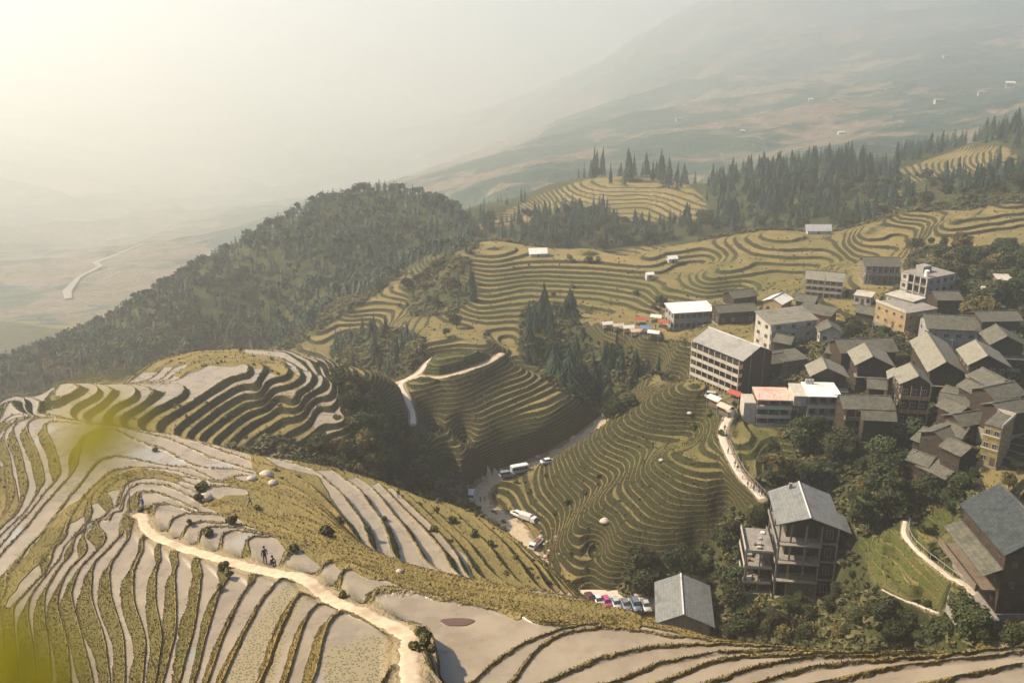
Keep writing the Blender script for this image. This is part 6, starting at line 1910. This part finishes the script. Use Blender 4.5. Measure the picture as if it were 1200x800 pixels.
def along(pts, off, n):
    C = spline([tuple(at_drop(*p)) for p in pts], 6); out = []
    for i in np.linspace(0, len(C) - 2, n).astype(int):
        d = C[i + 1] - C[i]; nn = Vector((-d.y, d.x, 0)).normalized() * off
        p = C[i] + nn; out.append(Vector((p.x, p.y, gz(p.x, p.y))))
    return out
rail(along(PATHS[2][2], -1.35, 26), "low metal railing along the outer edge of the concrete path")
rail(along(PATHS[5][2], .75, 16), "pale railing beside the stepped path under the large dark roof")
# bare sapling on the knoll
def sapling(u, v, h):
    o = bpy.data.objects.new("bare_tree", None); COL.objects.link(o); o.location = hit(u, v, 60); o['label'] = "thin leafless young tree beside the bend of the ridge path"; o['category'] = 'tree'
    MB().bar((0, 0, -.2), (.3, 0, h * .5), .06, 6, .04).bar((.3, 0, h * .5), (.35, 0, h), .04, 5, .015).build("trunk", M_BARK, o)
    b = MB(); r = np.random.RandomState(1)
    for k in range(14):
        z = h * (.35 + .6 * k / 14); a = r.uniform(0, 6.28); l = h * .30 * (1.2 - k / 16)
        b.bar((.3, 0, z), (.3 + math.cos(a) * l, math.sin(a) * l, z + l * .7), .02, 4, .006)
    b.build("twigs", M_BARK, o)
sapling(152, 600, 5.5)
# red-brown puddle in one pond
m = MB(); p = hit(536, 729, 40)
pm = plain("red_brown_puddle", (.12, .07, .045), .2, .5)
rg = []
for z, k in ((-.1, 1.0), (.05, .97)):
    rg.append([(math.cos(a) * 1.15 * k * (1 + .15 * math.sin(3 * a)), math.sin(a) * .5 * k * (1 + .1 * math.cos(2 * a)), z) for a in np.linspace(0, 2 * math.pi, 24, endpoint=False)])
loft(m, rg); o = m.build("puddle", pm); o.location = p; o['kind'] = 'structure'
# hillside houses far up the valley
for i, (u, v, R, w, lab) in enumerate([(1183, 104, 1500, 22, "white multi-storey house on the far slope at the right edge"), (1150, 112, 1480, 18, "dark-roofed house left of the white one on the far slope"), (1100, 122, 1450, 24, "long low pale house on the far slope road"),
      (985, 158, 1250, 16, "pale house above the conifers on the far slope"), (1030, 108, 1700, 15, "small pale house high on the far slope"), (978, 118, 1750, 14, "lone pale house in the middle of the far mountain"),
      (950, 118, 1760, 12, "little hazy house left of the lone one on the far mountain"), (795, 142, 1600, 14, "whitish hut in the haze of the far mountain"), (700, 167, 1500, 14, "whitish farmhouse in the haze above the golden knoll"), (870, 155, 1500, 12, "tiny hazy farmhouse on the brown slope"),
      (1108, 68, 1800, 14, "small house near the top of the far right slope")]):
    d = ray(u, v); best = None
    for RR in np.arange(960, 4500, 6):
        x = d[0] * RR / d[1]; z = CAMZ + d[2] * RR / d[1]
        zz = FARZ(x, RR)
        if z < zz: best = (x, RR, zz); break
    if not best: continue
    o = bpy.data.objects.new("farmhouse", None); COL.objects.link(o); o.location = best; o.rotation_euler = (0, 0, -.4 + .2 * (i % 4)); o['label'] = lab; o['category'] = 'house'; o['group'] = "farmhouses on the far slopes"
    k = w * best[1] / 1500 * .55; hh = k * (.7 if i == 0 else .38)
    MB().box(-k/2, k/2, -k*.3, k*.3, -8 - k * .2, hh).build("wall", MT['plaster'], o)
    nb = MB().slab([(-k*.55, -k*.36, hh), (k*.55, -k*.36, hh), (k*.55, 0, hh + k*.16), (-k*.55, 0, hh + k*.16)], .4); nb.slab([(-k*.55, 0, hh + k*.16), (k*.55, 0, hh + k*.16), (k*.55, k*.36, hh), (-k*.55, k*.36, hh)], .4)
    nb.build("roof", MT['tin'] if i % 3 == 0 else MT['tile'], o)
    for q in range(4): MB().box(-k*.4 + q*k*.22, -k*.4 + q*k*.22 + k*.1, -k*.3 - .15, -k*.3 + .1, hh*.35, hh*.7).build("window", M_GLASS, o)
# leaves close to the lens, far out of focus
def sprig():
    o = bpy.data.objects.new("leafy_sprig", None); COL.objects.link(o)
    B = at_range(70, 820, .30); o.location = B
    o['label'] = "out-of-focus yellow green leaves on a stem close to the camera at the left edge"; o['category'] = 'plant'
    N = NT("yellow_green_leaf"); N.color(N.mix(N.noise(60, 2, .5), (.30, .26, .02), (.44, .38, .04))); N.rough(.5)
    nt = N.t; tr = nt.nodes.new("ShaderNodeBsdfTranslucent"); tr.inputs[0].default_value = (.62, .55, .05, 1)
    mx = nt.nodes.new("ShaderNodeMixShader"); mx.inputs[0].default_value = .5
    nt.links.new(N.b.outputs[0], mx.inputs[1]); nt.links.new(tr.outputs[0], mx.inputs[2]); nt.links.new(mx.outputs[0], nt.nodes["Material Output"].inputs[0])
    def leaf(p, q, w, up):
        p = Vector(p) - B; q = Vector(q) - B; d = q - p; s = d.cross(Vector(up)).normalized() * w; n = d.cross(s).normalized()
        V = []; F = []; K = 9
        for i in range(K):
            t = i / (K - 1); ww = math.sin(math.pi * min(1, t * .92 + .04)) ** .8
            for k, c in ((-1, .1), (0, 0), (1, .1)): V.append(tuple(p + d * t + s * k * ww + n * (c * w * ww - .15 * w * math.sin(math.pi * t)) + Vector((0, 0, 0))))
        for i in range(K - 1):
            for k in range(2): F.append((i*3+k, i*3+k+1, (i+1)*3+k+1, (i+1)*3+k))
        me = bpy.data.meshes.new("leaf"); me.from_pydata(V, [], F); me.materials.append(N.m); l = link("leaf", me, o)
        so = l.modifiers.new("thick", 'SOLIDIFY'); so.thickness = .0004
        for pl in me.polygons: pl.use_smooth = True
    R = .26
    leaf(at_range(60, 560, R), at_range(165, 470, R + .02), .0095, (0, -1, .3))
    leaf(at_range(75, 500, R), at_range(165, 505, R - .02), .0085, (0, -1, .2))
    leaf(at_range(-30, 840, R), at_range(35, 700, R), .0085, (0, -1, .3))
    leaf(at_range(20, 850, R), at_range(95, 755, R), .0085, (0, -1, .3))
    MB().bar(at_range(40, 830, R) - B, at_range(62, 560, R) - B, .0006, 6, .0004).build("stem", N.m, o)
sprig()
